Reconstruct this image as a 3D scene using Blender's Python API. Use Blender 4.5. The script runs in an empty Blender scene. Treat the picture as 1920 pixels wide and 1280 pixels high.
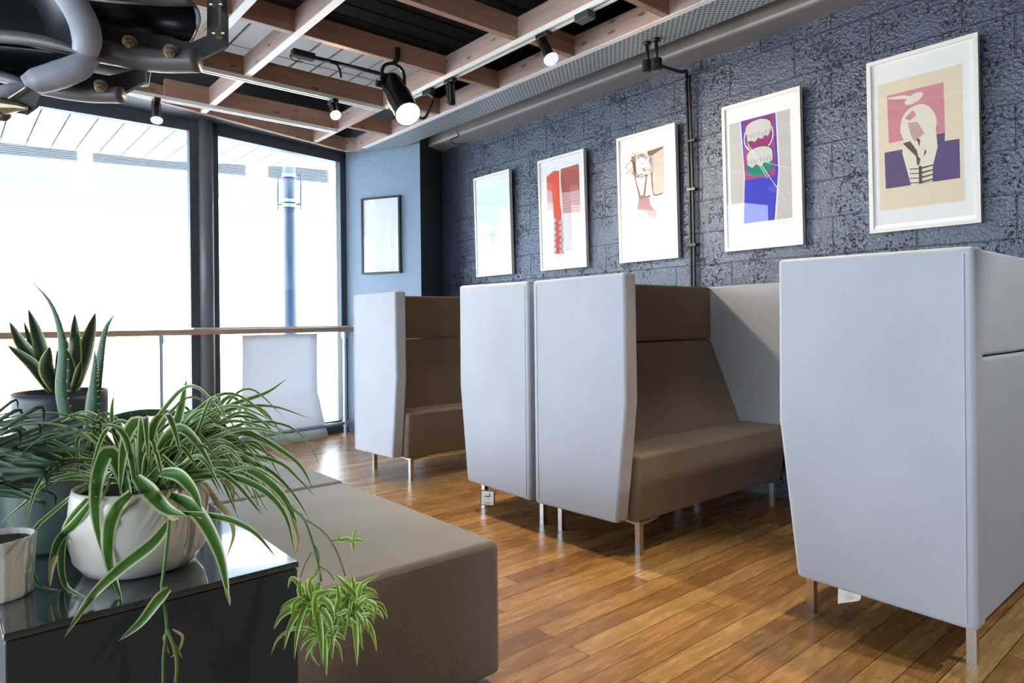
import bpy, bmesh, math, random
from mathutils import Vector, Matrix
PI = math.pi
random.seed(7)
scene = bpy.context.scene
COL = scene.collection

# ------------------------------------------------------------------ camera
CAM = Vector((0.0, 0.0, 1.16))
FPX, YAW, ROLL, SHY = 1254.5, 0.7048, -0.0107, -36.7
_f = Vector((math.sin(YAW), math.cos(YAW), 0)); _r = Vector((math.cos(YAW), -math.sin(YAW), 0)); _u = _r.cross(_f)
R2 = math.cos(ROLL) * _r + math.sin(ROLL) * _u
U2 = -math.sin(ROLL) * _r + math.cos(ROLL) * _u
cd = bpy.data.cameras.new('camera'); cam = bpy.data.objects.new('camera', cd); COL.objects.link(cam)
cd.sensor_width = 36; cd.lens = FPX * 36 / 1920; cd.shift_y = SHY / 1920; cd.clip_start = 0.02
cam.matrix_world = Matrix(((R2.x, U2.x, -_f.x, CAM.x), (R2.y, U2.y, -_f.y, CAM.y), (R2.z, U2.z, -_f.z, CAM.z), (0, 0, 0, 1)))
scene.camera = cam

def ray(px, py): return _f + R2 * ((px - 960) / FPX) - U2 * ((py - 640 - SHY) / FPX)
def P(px, py, d): return CAM + ray(px, py) * d          # point seen at a pixel, d metres along the view axis
def on(px, py, ax, v):
    r = ray(px, py); i = 'xyz'.index(ax); return CAM + r * ((v - CAM[i]) / r[i])

# ------------------------------------------------------------------ world and exposure
SKY = 8.5
w = bpy.data.worlds.new('World'); scene.world = w; w.use_nodes = True
bg = w.node_tree.nodes['Background']; bg.inputs[0].default_value = (0.80, 0.90, 1.0, 1); bg.inputs[1].default_value = SKY
scene.view_settings.view_transform = 'Standard'; scene.view_settings.look = 'None'
scene.view_settings.exposure = 0.36; scene.view_settings.gamma = 1.0; scene.view_settings.use_curve_mapping = False

def portal(name, loc, rot, sx, sy):
    l = bpy.data.lights.new(name, 'AREA'); l.shape = 'RECTANGLE'; l.size = sx; l.size_y = sy
    l.cycles.is_portal = True
    o = bpy.data.objects.new(name, l); o.location = loc; o.rotation_euler = rot; COL.objects.link(o)
portal('daylight_portal', (-1.0, 6.45, 1.5), (-PI / 2, 0, 0), 5.4, 2.8)
portal('daylight_portal', (2.6, 6.62, 1.5), (-PI / 2, 0, 0.19), 1.4, 2.8)
portal('daylight_portal', (-3.95, 2.5, 1.2), (0, -PI / 2, 0), 2.3, 7.8)

def lamp_light(name, loc, target, energy, color, angle, size=0.04, blend=0.6, parent=None):
    l = bpy.data.lights.new(name, 'SPOT'); l.energy = energy; l.color = color; l.spot_size = math.radians(angle); l.spot_blend = blend
    l.shadow_soft_size = size
    o = bpy.data.objects.new(name, l); COL.objects.link(o)
    q = (Vector(target) - Vector(loc)).to_track_quat('-Z', 'Y')
    o.rotation_euler = q.to_euler(); o.location = loc
    if parent:
        o.parent = parent; o.location = Vector(loc) - parent.location
    return o

# ------------------------------------------------------------------ materials
def newmat(name):
    m = bpy.data.materials.new(name); m.use_nodes = True
    nt = m.node_tree; return m, nt, nt.nodes, nt.links, nt.nodes['Principled BSDF']
def simple(name, col, rough=0.5, metal=0.0, spec=0.5, bump=0.0, scale=40, var=0.0, coat=0.0):
    m, nt, N, L, b = newmat(name)
    b.inputs['Base Color'].default_value = (*col, 1); b.inputs['Roughness'].default_value = rough
    b.inputs['Metallic'].default_value = metal; b.inputs['Specular IOR Level'].default_value = spec
    b.inputs['Coat Weight'].default_value = coat
    tc = N.new('ShaderNodeTexCoord'); no = N.new('ShaderNodeTexNoise'); no.inputs['Scale'].default_value = scale; no.inputs['Detail'].default_value = 4
    L.new(tc.outputs['Object'], no.inputs['Vector'])
    if var > 0:
        mx = N.new('ShaderNodeMix'); mx.data_type = 'RGBA'
        mx.inputs[6].default_value = (*[c * (1 - var) for c in col], 1); mx.inputs[7].default_value = (*[min(1, c * (1 + var)) for c in col], 1)
        L.new(no.outputs['Fac'], mx.inputs[0]); L.new(mx.outputs[2], b.inputs['Base Color'])
    if bump > 0:
        bp = N.new('ShaderNodeBump'); bp.inputs['Strength'].default_value = bump; bp.inputs['Distance'].default_value = 0.004
        L.new(no.outputs['Fac'], bp.inputs['Height']); L.new(bp.outputs[0], b.inputs['Normal'])
    return m
def fabric(name, c1, c2):
    m, nt, N, L, b = newmat(name)
    b.inputs['Roughness'].default_value = 0.9; b.inputs['Specular IOR Level'].default_value = 0.2
    b.inputs['Sheen Weight'].default_value = 0.15; b.inputs['Sheen Roughness'].default_value = 0.5
    tc = N.new('ShaderNodeTexCoord'); n1 = N.new('ShaderNodeTexNoise'); n1.inputs['Scale'].default_value = 420; n1.inputs['Detail'].default_value = 2
    mp = N.new('ShaderNodeMapping'); mp.inputs['Scale'].default_value = (1, 1, 0.45)
    L.new(tc.outputs['Object'], mp.inputs[0]); L.new(mp.outputs[0], n1.inputs['Vector'])
    n2 = N.new('ShaderNodeTexNoise'); n2.inputs['Scale'].default_value = 3; n2.inputs['Detail'].default_value = 3
    L.new(tc.outputs['Object'], n2.inputs['Vector'])
    ad = N.new('ShaderNodeMath'); ad.operation = 'MULTIPLY_ADD'; ad.inputs[1].default_value = 0.3
    L.new(n2.outputs['Fac'], ad.inputs[0])
    sc = N.new('ShaderNodeMath'); sc.operation = 'MULTIPLY'; sc.inputs[1].default_value = 0.7
    L.new(n1.outputs['Fac'], sc.inputs[0]); L.new(sc.outputs[0], ad.inputs[2])
    r = N.new('ShaderNodeValToRGB'); r.color_ramp.elements[0].position = 0.36; r.color_ramp.elements[1].position = 0.64
    r.color_ramp.elements[0].color = (*c1, 1); r.color_ramp.elements[1].color = (*c2, 1)
    L.new(ad.outputs[0], r.inputs[0]); L.new(r.outputs[0], b.inputs['Base Color'])
    bp = N.new('ShaderNodeBump'); bp.inputs['Strength'].default_value = 0.35; bp.inputs['Distance'].default_value = 0.002
    L.new(n1.outputs['Fac'], bp.inputs['Height']); L.new(bp.outputs[0], b.inputs['Normal'])
    return m
def emit(name, col, s):
    m = bpy.data.materials.new(name); m.use_nodes = True; nt = m.node_tree; nt.nodes.remove(nt.nodes['Principled BSDF'])
    e = nt.nodes.new('ShaderNodeEmission'); e.inputs[0].default_value = (*col, 1); e.inputs[1].default_value = s
    nt.links.new(e.outputs[0], nt.nodes['Material Output'].inputs[0]); return m
def glassmat(name, tint=(1, 1, 1), refl=1.0):
    m = bpy.data.materials.new(name); m.use_nodes = True; nt = m.node_tree; nt.nodes.remove(nt.nodes['Principled BSDF'])
    N, L = nt.nodes, nt.links
    t = N.new('ShaderNodeBsdfTransparent'); t.inputs[0].default_value = (*tint, 1)
    g = N.new('ShaderNodeBsdfGlossy'); g.inputs['Roughness'].default_value = 0.0
    f = N.new('ShaderNodeLayerWeight'); f.inputs[0].default_value = 0.5
    pw = N.new('ShaderNodeMath'); pw.operation = 'POWER'; pw.inputs[1].default_value = 5.0; L.new(f.outputs['Facing'], pw.inputs[0])
    sc = N.new('ShaderNodeMath'); sc.operation = 'MULTIPLY_ADD'; sc.inputs[1].default_value = 0.95; sc.inputs[2].default_value = 0.05; L.new(pw.outputs[0], sc.inputs[0])
    mu = N.new('ShaderNodeMath'); mu.operation = 'MULTIPLY'; mu.inputs[1].default_value = refl
    x = N.new('ShaderNodeMixShader'); L.new(sc.outputs[0], mu.inputs[0]); L.new(mu.outputs[0], x.inputs[0])
    L.new(t.outputs[0], x.inputs[1]); L.new(g.outputs[0], x.inputs[2]); L.new(x.outputs[0], N['Material Output'].inputs[0])
    return m

def block_wall():
    m, nt, N, L, b = newmat('painted concrete block')
    g = N.new('ShaderNodeNewGeometry'); s = N.new('ShaderNodeSeparateXYZ'); L.new(g.outputs['Position'], s.inputs[0])
    wob = N.new('ShaderNodeTexNoise'); wob.inputs['Scale'].default_value = 3.0; L.new(g.outputs['Position'], wob.inputs['Vector'])
    wz = N.new('ShaderNodeMath'); wz.operation = 'MULTIPLY_ADD'; wz.inputs[1].default_value = 0.014; L.new(wob.outputs['Fac'], wz.inputs[0])
    az = N.new('ShaderNodeMath'); az.operation = 'ADD'; az.inputs[1].default_value = 0.041; L.new(s.outputs['Z'], az.inputs[0]); L.new(az.outputs[0], wz.inputs[2])
    c = N.new('ShaderNodeCombineXYZ'); L.new(s.outputs['Y'], c.inputs[0]); L.new(wz.outputs[0], c.inputs[1])
    br = N.new('ShaderNodeTexBrick'); br.inputs['Scale'].default_value = 1; br.inputs['Brick Width'].default_value = 0.46; br.inputs['Row Height'].default_value = 0.229
    br.inputs['Mortar Size'].default_value = 0.0045; br.inputs['Mortar Smooth'].default_value = 0.5; br.offset = 0.5
    br.inputs['Color1'].default_value = (0.2, 0.2, 0.2, 1); br.inputs['Color2'].default_value = (1, 1, 1, 1); br.inputs['Mortar'].default_value = (0.5, 0.5, 0.5, 1)
    L.new(c.outputs[0], br.inputs['Vector'])
    n1 = N.new('ShaderNodeTexNoise'); n1.inputs['Scale'].default_value = 62; n1.inputs['Detail'].default_value = 3; n1.inputs['Roughness'].default_value = 0.6
    n2 = N.new('ShaderNodeTexNoise'); n2.inputs['Scale'].default_value = 56; n2.inputs['Detail'].default_value = 6; n2.inputs['Roughness'].default_value = 0.62
    L.new(g.outputs['Position'], n1.inputs['Vector']); L.new(g.outputs['Position'], n2.inputs['Vector'])
    pit = N.new('ShaderNodeValToRGB'); pit.color_ramp.elements[0].position = 0.29; pit.color_ramp.elements[1].position = 0.35
    # pits come in patches
    n3 = N.new('ShaderNodeTexNoise'); n3.inputs['Scale'].default_value = 4.5; n3.inputs['Detail'].default_value = 2; L.new(g.outputs['Position'], n3.inputs['Vector'])
    pa = N.new('ShaderNodeMath'); pa.operation = 'MULTIPLY_ADD'; pa.inputs[1].default_value = -0.38; L.new(n3.outputs['Fac'], pa.inputs[0]); 
    pb = N.new('ShaderNodeMath'); pb.operation = 'ADD'; pb.inputs[1].default_value = 0.135; L.new(n2.outputs['Fac'], pb.inputs[0]); L.new(pb.outputs[0], pa.inputs[2])
    L.new(pa.outputs[0], pit.inputs[0])
    h1 = N.new('ShaderNodeMath'); h1.operation = 'MULTIPLY_ADD'; h1.inputs[1].default_value = 0.6; L.new(n1.outputs['Fac'], h1.inputs[0]); L.new(pit.outputs[0], h1.inputs[2])
    mo = N.new('ShaderNodeMath'); mo.operation = 'MULTIPLY_ADD'; mo.inputs[1].default_value = -1.6; L.new(br.outputs['Fac'], mo.inputs[0]); L.new(h1.outputs[0], mo.inputs[2])
    bp = N.new('ShaderNodeBump'); bp.inputs['Strength'].default_value = 1.0; bp.inputs['Distance'].default_value = 0.0125
    L.new(mo.outputs[0], bp.inputs['Height']); L.new(bp.outputs[0], b.inputs['Normal'])
    mx = N.new('ShaderNodeMix'); mx.data_type = 'RGBA'; mx.inputs[6].default_value = (0.008, 0.009, 0.013, 1); mx.inputs[7].default_value = (0.050, 0.059, 0.092, 1)
    mi = N.new('ShaderNodeMath'); mi.operation = 'SUBTRACT'; L.new(pit.outputs[0], mi.inputs[0])
    mj = N.new('ShaderNodeMath'); mj.operation = 'MULTIPLY'; mj.inputs[1].default_value = 0.45; L.new(br.outputs['Fac'], mj.inputs[0]); L.new(mj.outputs[0], mi.inputs[1]); mi.use_clamp = True
    L.new(mi.outputs[0], mx.inputs[0]); L.new(mx.outputs[2], b.inputs['Base Color'])
    b.inputs['Roughness'].default_value = 0.32; b.inputs['Specular IOR Level'].default_value = 0.8; b.inputs['Coat Weight'].default_value = 0.35; b.inputs['Coat IOR'].default_value = 1.7; b.inputs['Coat Roughness'].default_value = 0.18; b.inputs['Specular Tint'].default_value = (0.78, 0.88, 1.0, 1); b.inputs['Coat Tint'].default_value = (0.85, 0.92, 1.0, 1); L.new(bp.outputs[0], b.inputs['Coat Normal'])
    return m

def floor_mat():
    m, nt, N, L, b = newmat('oak floor boards')
    g = N.new('ShaderNodeNewGeometry')
    br = N.new('ShaderNodeTexBrick'); br.inputs['Scale'].default_value = 1; br.inputs['Brick Width'].default_value = 1.7; br.inputs['Row Height'].default_value = 0.094
    br.inputs['Mortar Size'].default_value = 0.0016; br.inputs['Mortar Smooth'].default_value = 0.2; br.offset = 0.37; br.offset_frequency = 3; br.squash = 0.7; br.squash_frequency = 4
    br.inputs['Color1'].default_value = (0, 0, 0, 1); br.inputs['Color2'].default_value = (1, 1, 1, 1); br.inputs['Mortar'].default_value = (0.3, 0.3, 0.3, 1)
    L.new(g.outputs['Position'], br.inputs['Vector'])
    bw = N.new('ShaderNodeSeparateColor'); L.new(br.outputs['Color'], bw.inputs[0])
    # per-board offset so grain differs
    of = N.new('ShaderNodeVectorMath'); of.operation = 'MULTIPLY_ADD'; of.inputs[1].default_value = (7, 3, 0); L.new(br.outputs['Color'], of.inputs[0]); L.new(g.outputs['Position'], of.inputs[2])
    mp = N.new('ShaderNodeMapping'); mp.inputs['Scale'].default_value = (1.6, 17, 1); L.new(of.outputs[0], mp.inputs[0])
    n1 = N.new('ShaderNodeTexNoise'); n1.inputs['Scale'].default_value = 2.2; n1.inputs['Detail'].default_value = 9; n1.inputs['Roughness'].default_value = 0.66; n1.inputs['Distortion'].default_value = 1.1
    L.new(mp.outputs[0], n1.inputs['Vector'])
    mp2 = N.new('ShaderNodeMapping'); mp2.inputs['Scale'].default_value = (3, 120, 1); L.new(of.outputs[0], mp2.inputs[0])
    n2 = N.new('ShaderNodeTexNoise'); n2.inputs['Scale'].default_value = 3; n2.inputs['Detail'].default_value = 3; L.new(mp2.outputs[0], n2.inputs['Vector'])
    r1 = N.new('ShaderNodeValToRGB'); e = r1.color_ramp.elements
    e[0].position = 0.0; e[0].color = (0.26, 0.122, 0.038, 1); e[1].position = 1; e[1].color = (0.62, 0.40, 0.17, 1)
    for p, c in ((0.15, (0.35, 0.172, 0.056)), (0.45, (0.42, 0.215, 0.072)), (0.75, (0.47, 0.25, 0.087)), (0.9, (0.52, 0.30, 0.11))):
        q = e.new(p); q.color = (*c, 1)
    L.new(bw.outputs[0], r1.inputs[0])
    gr = N.new('ShaderNodeMapRange'); gr.inputs[1].default_value = 0.3; gr.inputs[2].default_value = 0.66; gr.inputs[3].default_value = 0.55; gr.inputs[4].default_value = 1.2
    L.new(n1.outputs['Fac'], gr.inputs[0])
    g2 = N.new('ShaderNodeMapRange'); g2.inputs[1].default_value = 0.3; g2.inputs[2].default_value = 0.7; g2.inputs[3].default_value = 0.8; g2.inputs[4].default_value = 1.12
    L.new(n2.outputs['Fac'], g2.inputs[0])
    mu = N.new('ShaderNodeMath'); mu.operation = 'MULTIPLY'; L.new(gr.outputs[0], mu.inputs[0]); L.new(g2.outputs[0], mu.inputs[1])
    gap = N.new('ShaderNodeMapRange'); gap.inputs[3].default_value = 1.0; gap.inputs[4].default_value = 0.16; L.new(br.outputs['Fac'], gap.inputs[0])
    m2 = N.new('ShaderNodeMath'); m2.operation = 'MULTIPLY'; L.new(mu.outputs[0], m2.inputs[0]); L.new(gap.outputs[0], m2.inputs[1])
    m2b = N.new('ShaderNodeMath'); m2b.operation = 'MULTIPLY'; m2b.inputs[1].default_value = 1.15; L.new(m2.outputs[0], m2b.inputs[0])
    vm = N.new('ShaderNodeVectorMath'); vm.operation = 'SCALE'; L.new(r1.outputs[0], vm.inputs[0]); L.new(m2b.outputs[0], vm.inputs['Scale'])
    L.new(vm.outputs[0], b.inputs['Base Color'])
    rr = N.new('ShaderNodeMapRange'); rr.inputs[3].default_value = 0.17; rr.inputs[4].default_value = 0.36; L.new(n1.outputs['Fac'], rr.inputs[0]); L.new(rr.outputs[0], b.inputs['Roughness'])
    bp = N.new('ShaderNodeBump'); bp.inputs['Strength'].default_value = 0.25; bp.inputs['Distance'].default_value = 0.002
    hs = N.new('ShaderNodeMath'); hs.operation = 'MULTIPLY_ADD'; hs.inputs[1].default_value = -3.0; L.new(br.outputs['Fac'], hs.inputs[0]); L.new(n1.outputs['Fac'], hs.inputs[2])
    L.new(hs.outputs[0], bp.inputs['Height']); L.new(bp.outputs[0], b.inputs['Normal'])
    b.inputs['Specular IOR Level'].default_value = 0.5
    return m

def wood(name, c1, c2, axis='x', scale=1.0, knots=True, rough=0.55):
    m, nt, N, L, b = newmat(name)
    tc = N.new('ShaderNodeTexCoord'); mp = N.new('ShaderNodeMapping')
    sc = [14, 14, 14]; sc['xyz'.index(axis)] = 0.9; mp.inputs['Scale'].default_value = [s * scale for s in sc]
    L.new(tc.outputs['Object'], mp.inputs[0])
    n = N.new('ShaderNodeTexNoise'); n.inputs['Scale'].default_value = 2.4; n.inputs['Detail'].default_value = 6; n.inputs['Distortion'].default_value = 0.6
    L.new(mp.outputs[0], n.inputs['Vector'])
    r = N.new('ShaderNodeValToRGB'); r.color_ramp.elements[0].position = 0.3; r.color_ramp.elements[1].position = 0.7
    r.color_ramp.elements[0].color = (*c1, 1); r.color_ramp.elements[1].color = (*c2, 1)
    L.new(n.outputs['Fac'], r.inputs[0])
    out = r.outputs[0]
    if knots:
        mk = N.new('ShaderNodeMapping'); s2 = [16, 16, 16]; s2['xyz'.index(axis)] = 5; mk.inputs['Scale'].default_value = s2; L.new(tc.outputs['Object'], mk.inputs[0])
        v = N.new('ShaderNodeTexVoronoi'); v.inputs['Scale'].default_value = 0.75; L.new(mk.outputs[0], v.inputs['Vector'])
        k = N.new('ShaderNodeMapRange'); k.inputs[1].default_value = 0.07; k.inputs[2].default_value = 0.16; k.inputs[3].default_value = 0.35; k.inputs[4].default_value = 1.0
        L.new(v.outputs['Distance'], k.inputs[0])
        vm = N.new('ShaderNodeVectorMath'); vm.operation = 'SCALE'; L.new(r.outputs[0], vm.inputs[0]); L.new(k.outputs[0], vm.inputs['Scale']); out = vm.outputs[0]
    L.new(out, b.inputs['Base Color']); b.inputs['Roughness'].default_value = rough
    return m

def perforated():
    m, nt, N, L, b = newmat('perforated galvanised steel')
    g = N.new('ShaderNodeNewGeometry'); s = N.new('ShaderNodeSeparateXYZ'); L.new(g.outputs['Position'], s.inputs[0])
    def mm(op, a, v):
        n = N.new('ShaderNodeMath'); n.operation = op; L.new(a, n.inputs[0]); n.inputs[1].default_value = v; return n.outputs[0]
    def fr(a, f): return mm('ABSOLUTE', mm('SUBTRACT', mm('FRACT', mm('MULTIPLY', a, f), 0), 0.5), 0)
    row = mm('MULTIPLY', s.outputs['X'], 45.0)
    fl = N.new('ShaderNodeMath'); fl.operation = 'FLOOR'; L.new(row, fl.inputs[0])
    sh = mm('MULTIPLY', fl.outputs[0], 0.5)
    ys = N.new('ShaderNodeMath'); ys.operation = 'ADD'; L.new(mm('MULTIPLY', s.outputs['Y'], 26.0), ys.inputs[0]); L.new(sh, ys.inputs[1])
    ay = mm('ABSOLUTE', mm('SUBTRACT', mm('FRACT', ys.outputs[0], 0), 0.5), 0); ax = mm('ABSOLUTE', mm('SUBTRACT', mm('FRACT', row, 0), 0.5), 0)
    hy = mm('LESS_THAN', ay, 0.30); hx = mm('LESS_THAN', ax, 0.24)
    h = N.new('ShaderNodeMath'); h.operation = 'MULTIPLY'; L.new(hy, h.inputs[0]); L.new(hx, h.inputs[1])
    mx = N.new('ShaderNodeMix'); mx.data_type = 'RGBA'; mx.inputs[6].default_value = (0.42, 0.47, 0.52, 1); mx.inputs[7].default_value = (0.02, 0.025, 0.03, 1)
    L.new(h.outputs[0], mx.inputs[0]); L.new(mx.outputs[2], b.inputs['Base Color'])
    b.inputs['Metallic'].default_value = 0.3; b.inputs['Roughness'].default_value = 0.45
    bp = N.new('ShaderNodeBump'); bp.invert = True; bp.inputs['Distance'].default_value = 0.004; L.new(h.outputs[0], bp.inputs['Height']); L.new(bp.outputs[0], b.inputs['Normal'])
    return m

def leafmat(name, mid, edge, lo=0.28, hi=0.36, trans=0.35, streak=0.5, rough=0.4, band=False):
    m = bpy.data.materials.new(name); m.use_nodes = True; nt = m.node_tree; N, L = nt.nodes, nt.links; b = N['Principled BSDF']
    uv = N.new('ShaderNodeUVMap'); uv.uv_map = 'UVMap'; s = N.new('ShaderNodeSeparateXYZ'); L.new(uv.outputs[0], s.inputs[0])
    d = N.new('ShaderNodeMath'); d.operation = 'SUBTRACT'; L.new(s.outputs[0], d.inputs[0]); d.inputs[1].default_value = 0.5
    a = N.new('ShaderNodeMath'); a.operation = 'ABSOLUTE'; L.new(d.outputs[0], a.inputs[0])
    mp = N.new('ShaderNodeMapping'); mp.inputs['Scale'].default_value = (18, 0.6, 1) if not band else (3, 26, 1); L.new(uv.outputs[0], mp.inputs[0])
    n = N.new('ShaderNodeTexNoise'); n.inputs['Scale'].default_value = 1.0; n.inputs['Detail'].default_value = 3; L.new(mp.outputs[0], n.inputs['Vector'])
    ad = N.new('ShaderNodeMath'); ad.operation = 'MULTIPLY_ADD'; ad.inputs[1].default_value = 0.12; L.new(n.outputs['Fac'], ad.inputs[0]); L.new(a.outputs[0], ad.inputs[2])
    r = N.new('ShaderNodeMapRange'); r.inputs[1].default_value = lo + 0.06; r.inputs[2].default_value = hi + 0.06; L.new(ad.outputs[0], r.inputs[0])
    g2 = N.new('ShaderNodeMix'); g2.data_type = 'RGBA'; g2.inputs[6].default_value = (*[c * (1 - streak) for c in mid], 1); g2.inputs[7].default_value = (*[c * (1 + streak) for c in mid], 1)
    L.new(n.outputs['Fac'], g2.inputs[0])
    mx = N.new('ShaderNodeMix'); mx.data_type = 'RGBA'; L.new(g2.outputs[2], mx.inputs[6]); mx.inputs[7].default_value = (*edge, 1); L.new(r.outputs[0], mx.inputs[0])
    L.new(mx.outputs[2], b.inputs['Base Color']); b.inputs['Roughness'].default_value = rough
    t = N.new('ShaderNodeBsdfTranslucent'); L.new(mx.outputs[2], t.inputs[0])
    x = N.new('ShaderNodeMixShader'); x.inputs[0].default_value = trans
    L.new(b.outputs[0], x.inputs[1]); L.new(t.outputs[0], x.inputs[2]); L.new(x.outputs[0], N['Material Output'].inputs[0])
    return m

M = {}
M['pale'] = fabric('pale blue grey fabric', (0.41, 0.425, 0.475), (0.515, 0.53, 0.59))
M['taupe'] = fabric('taupe fabric', (0.165, 0.118, 0.078), (0.25, 0.185, 0.128))
M['bench'] = fabric('grey felt', (0.285, 0.275, 0.268), (0.41, 0.398, 0.388))
M['chrome'] = simple('brushed chrome', (0.62, 0.62, 0.63), 0.28, 1.0)
M['navyframe'] = simple('dark slate frame paint', (0.045, 0.055, 0.075), 0.42)
M['colmat'] = simple('grey column paint', (0.12, 0.13, 0.15), 0.35)
M['block'] = block_wall()
M['plaster'] = simple('blue grey painted plaster', (0.24, 0.33, 0.45), 0.4, bump=1.0, scale=70)
M['darkpaint'] = simple('dark slate paint', (0.028, 0.036, 0.046), 0.5, bump=0.3, scale=90)
M['void'] = simple('near black ceiling paint', (0.006, 0.005, 0.005), 0.9, spec=0.2)
M['voidwood'] = simple('dark brown soffit board', (0.045, 0.033, 0.030), 0.7, var=0.2, scale=6)
M['panelgrey'] = simple('light grey ceiling board', (0.50, 0.50, 0.52), 0.6)
M['joistx'] = wood('pine joist', (0.30, 0.165, 0.115), (0.44, 0.27, 0.20), 'x')
M['joisty'] = wood('pine joist grain along', (0.40, 0.28, 0.24), (0.54, 0.40, 0.35), 'y')
M['whiteedge'] = simple('white timber edge', (0.90, 0.89, 0.90), 0.5)
M['white'] = simple('white powder coat', (0.90, 0.90, 0.90), 0.35)
M['perf'] = perforated()
M['rsj'] = simple('grey brown beam paint', (0.27, 0.24, 0.24), 0.5); M['rsjl'] = simple('lit pale beam edge', (0.42, 0.41, 0.42), 0.5)
M['black'] = simple('black plastic', (0.012, 0.012, 0.013), 0.35)
M['blackgloss'] = simple('glossy black metal', (0.015, 0.014, 0.014), 0.16)
M['floor'] = floor_mat()
M['framewhite'] = simple('white picture frame', (0.80, 0.76, 0.70), 0.4)
M['mount'] = simple('white mount card', (0.84, 0.83, 0.83), 0.8)
M['picglass'] = glassmat('picture glass', refl=1.1)
M['winglass'] = glassmat('window glass', (0.97, 0.99, 0.99), 0.7)
M['outwhite'] = simple('white outdoor soffit board', (0.42, 0.45, 0.49), 0.8, var=0.35, scale=2.2)
M['outline'] = simple('dark board gap', (0.03, 0.03, 0.04), 0.8)
M['pave'] = simple('pale paving', (0.78, 0.79, 0.79), 0.8, var=0.04, scale=2)
M['outwall'] = simple('white rendered facade', (0.85, 0.87, 0.88), 0.7)
M['outglass'] = simple('pale reflecting glazing', (0.15, 0.205, 0.205), 0.5, spec=0.1)
M['louvre'] = simple('grey louvre gap', (0.085, 0.092, 0.10), 0.8, spec=0.1)
M['outpole'] = simple('slate blue steel post', (0.05, 0.08, 0.14), 0.4)
M['countertop'] = wood('counter timber', (0.34, 0.21, 0.14), (0.50, 0.34, 0.25), 'x', knots=False, rough=0.35)
M['galv'] = simple('galvanised tube', (0.50, 0.55, 0.62), 0.3, 0.9)
M['lacquer'] = simple('slate lacquered steel', (0.030, 0.040, 0.052), 0.10, spec=1.0, bump=0.02, scale=9, coat=1.0)
M['lacquerside'] = simple('slate satin steel', (0.032, 0.042, 0.052), 0.4, spec=0.45)
M['glaze'] = simple('off white glazed ceramic', (0.60, 0.575, 0.53), 0.22, spec=0.5)
M['ribpot'] = simple('white faceted ceramic', (0.72, 0.69, 0.64), 0.5)
M['greenpot'] = simple('grey green ceramic', (0.072, 0.11, 0.105), 0.35)
M['darkpot'] = simple('dark blue grey pot', (0.035, 0.042, 0.06), 0.45)
M['soil'] = simple('dark soil', (0.035, 0.022, 0.014), 0.95, bump=1.0, scale=70, var=0.5)
M['spider'] = leafmat('spider plant leaf', (0.075, 0.21, 0.032), (0.72, 0.76, 0.50), 0.30, 0.36)
M['spidery'] = leafmat('young spider plant leaf', (0.16, 0.36, 0.035), (0.66, 0.72, 0.30), 0.26, 0.36)
M['dry'] = leafmat('dried leaf tip', (0.50, 0.40, 0.16), (0.60, 0.44, 0.22), 0.2, 0.4, streak=0.3)
M['darkleaf'] = leafmat('dark green leaf', (0.016, 0.055, 0.020), (0.03, 0.085, 0.03), 0.3, 0.4, trans=0.2, rough=0.65)
M['snake'] = leafmat('snake plant leaf', (0.030, 0.060, 0.030), (0.42, 0.45, 0.12), 0.36, 0.40, trans=0.12, streak=0.55, band=True)
M['aloe'] = simple('grey green succulent', (0.052, 0.13, 0.062), 0.5, var=0.25, scale=14)
M['aloespine'] = simple('pale aloe tooth', (0.70, 0.74, 0.66), 0.5)
M['stem'] = simple('green stem', (0.10, 0.20, 0.05), 0.5)
M['sheet'] = simple('white curved sheet', (0.72, 0.72, 0.74), 0.5)
nt = M['sheet'].node_tree; tr = nt.nodes.new('ShaderNodeBsdfTranslucent'); tr.inputs[0].default_value = (.64, .64, .67, 1); mxs = nt.nodes.new('ShaderNodeMixShader'); mxs.inputs[0].default_value = 0.5
nt.links.new(nt.nodes['Principled BSDF'].outputs[0], mxs.inputs[1]); nt.links.new(tr.outputs[0], mxs.inputs[2]); nt.links.new(mxs.outputs[0], nt.nodes['Material Output'].inputs[0])
M['rubber'] = simple('scuffed grey rubber lining', (0.36, 0.38, 0.45), 0.42, var=0.14, scale=9, bump=0.15)
M['rubberdark'] = simple('dark grey rubber edge', (0.12, 0.115, 0.13), 0.38, var=0.15, scale=8, bump=0.1)
M['ducts'] = simple('black painted steel', (0.006, 0.007, 0.014), 0.3, spec=0.3)
M['plate'] = simple('gunmetal plate', (0.075, 0.082, 0.085), 0.35, 0.3)
M['brass'] = simple('aged brass', (0.36, 0.32, 0.25), 0.35, 0.9)
M['lampon'] = emit('lit lamp lens', (1.0, 0.86, 0.62), 30)
M['lampwarm'] = emit('lit warm lamp', (1.0, 0.78, 0.38), 22)
M['lampcool'] = emit('lit frosted lens', (0.92, 0.97, 1.0), 0.75)
M['stitch'] = simple('pale stitching', (0.40, 0.38, 0.34), 0.9)

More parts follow.
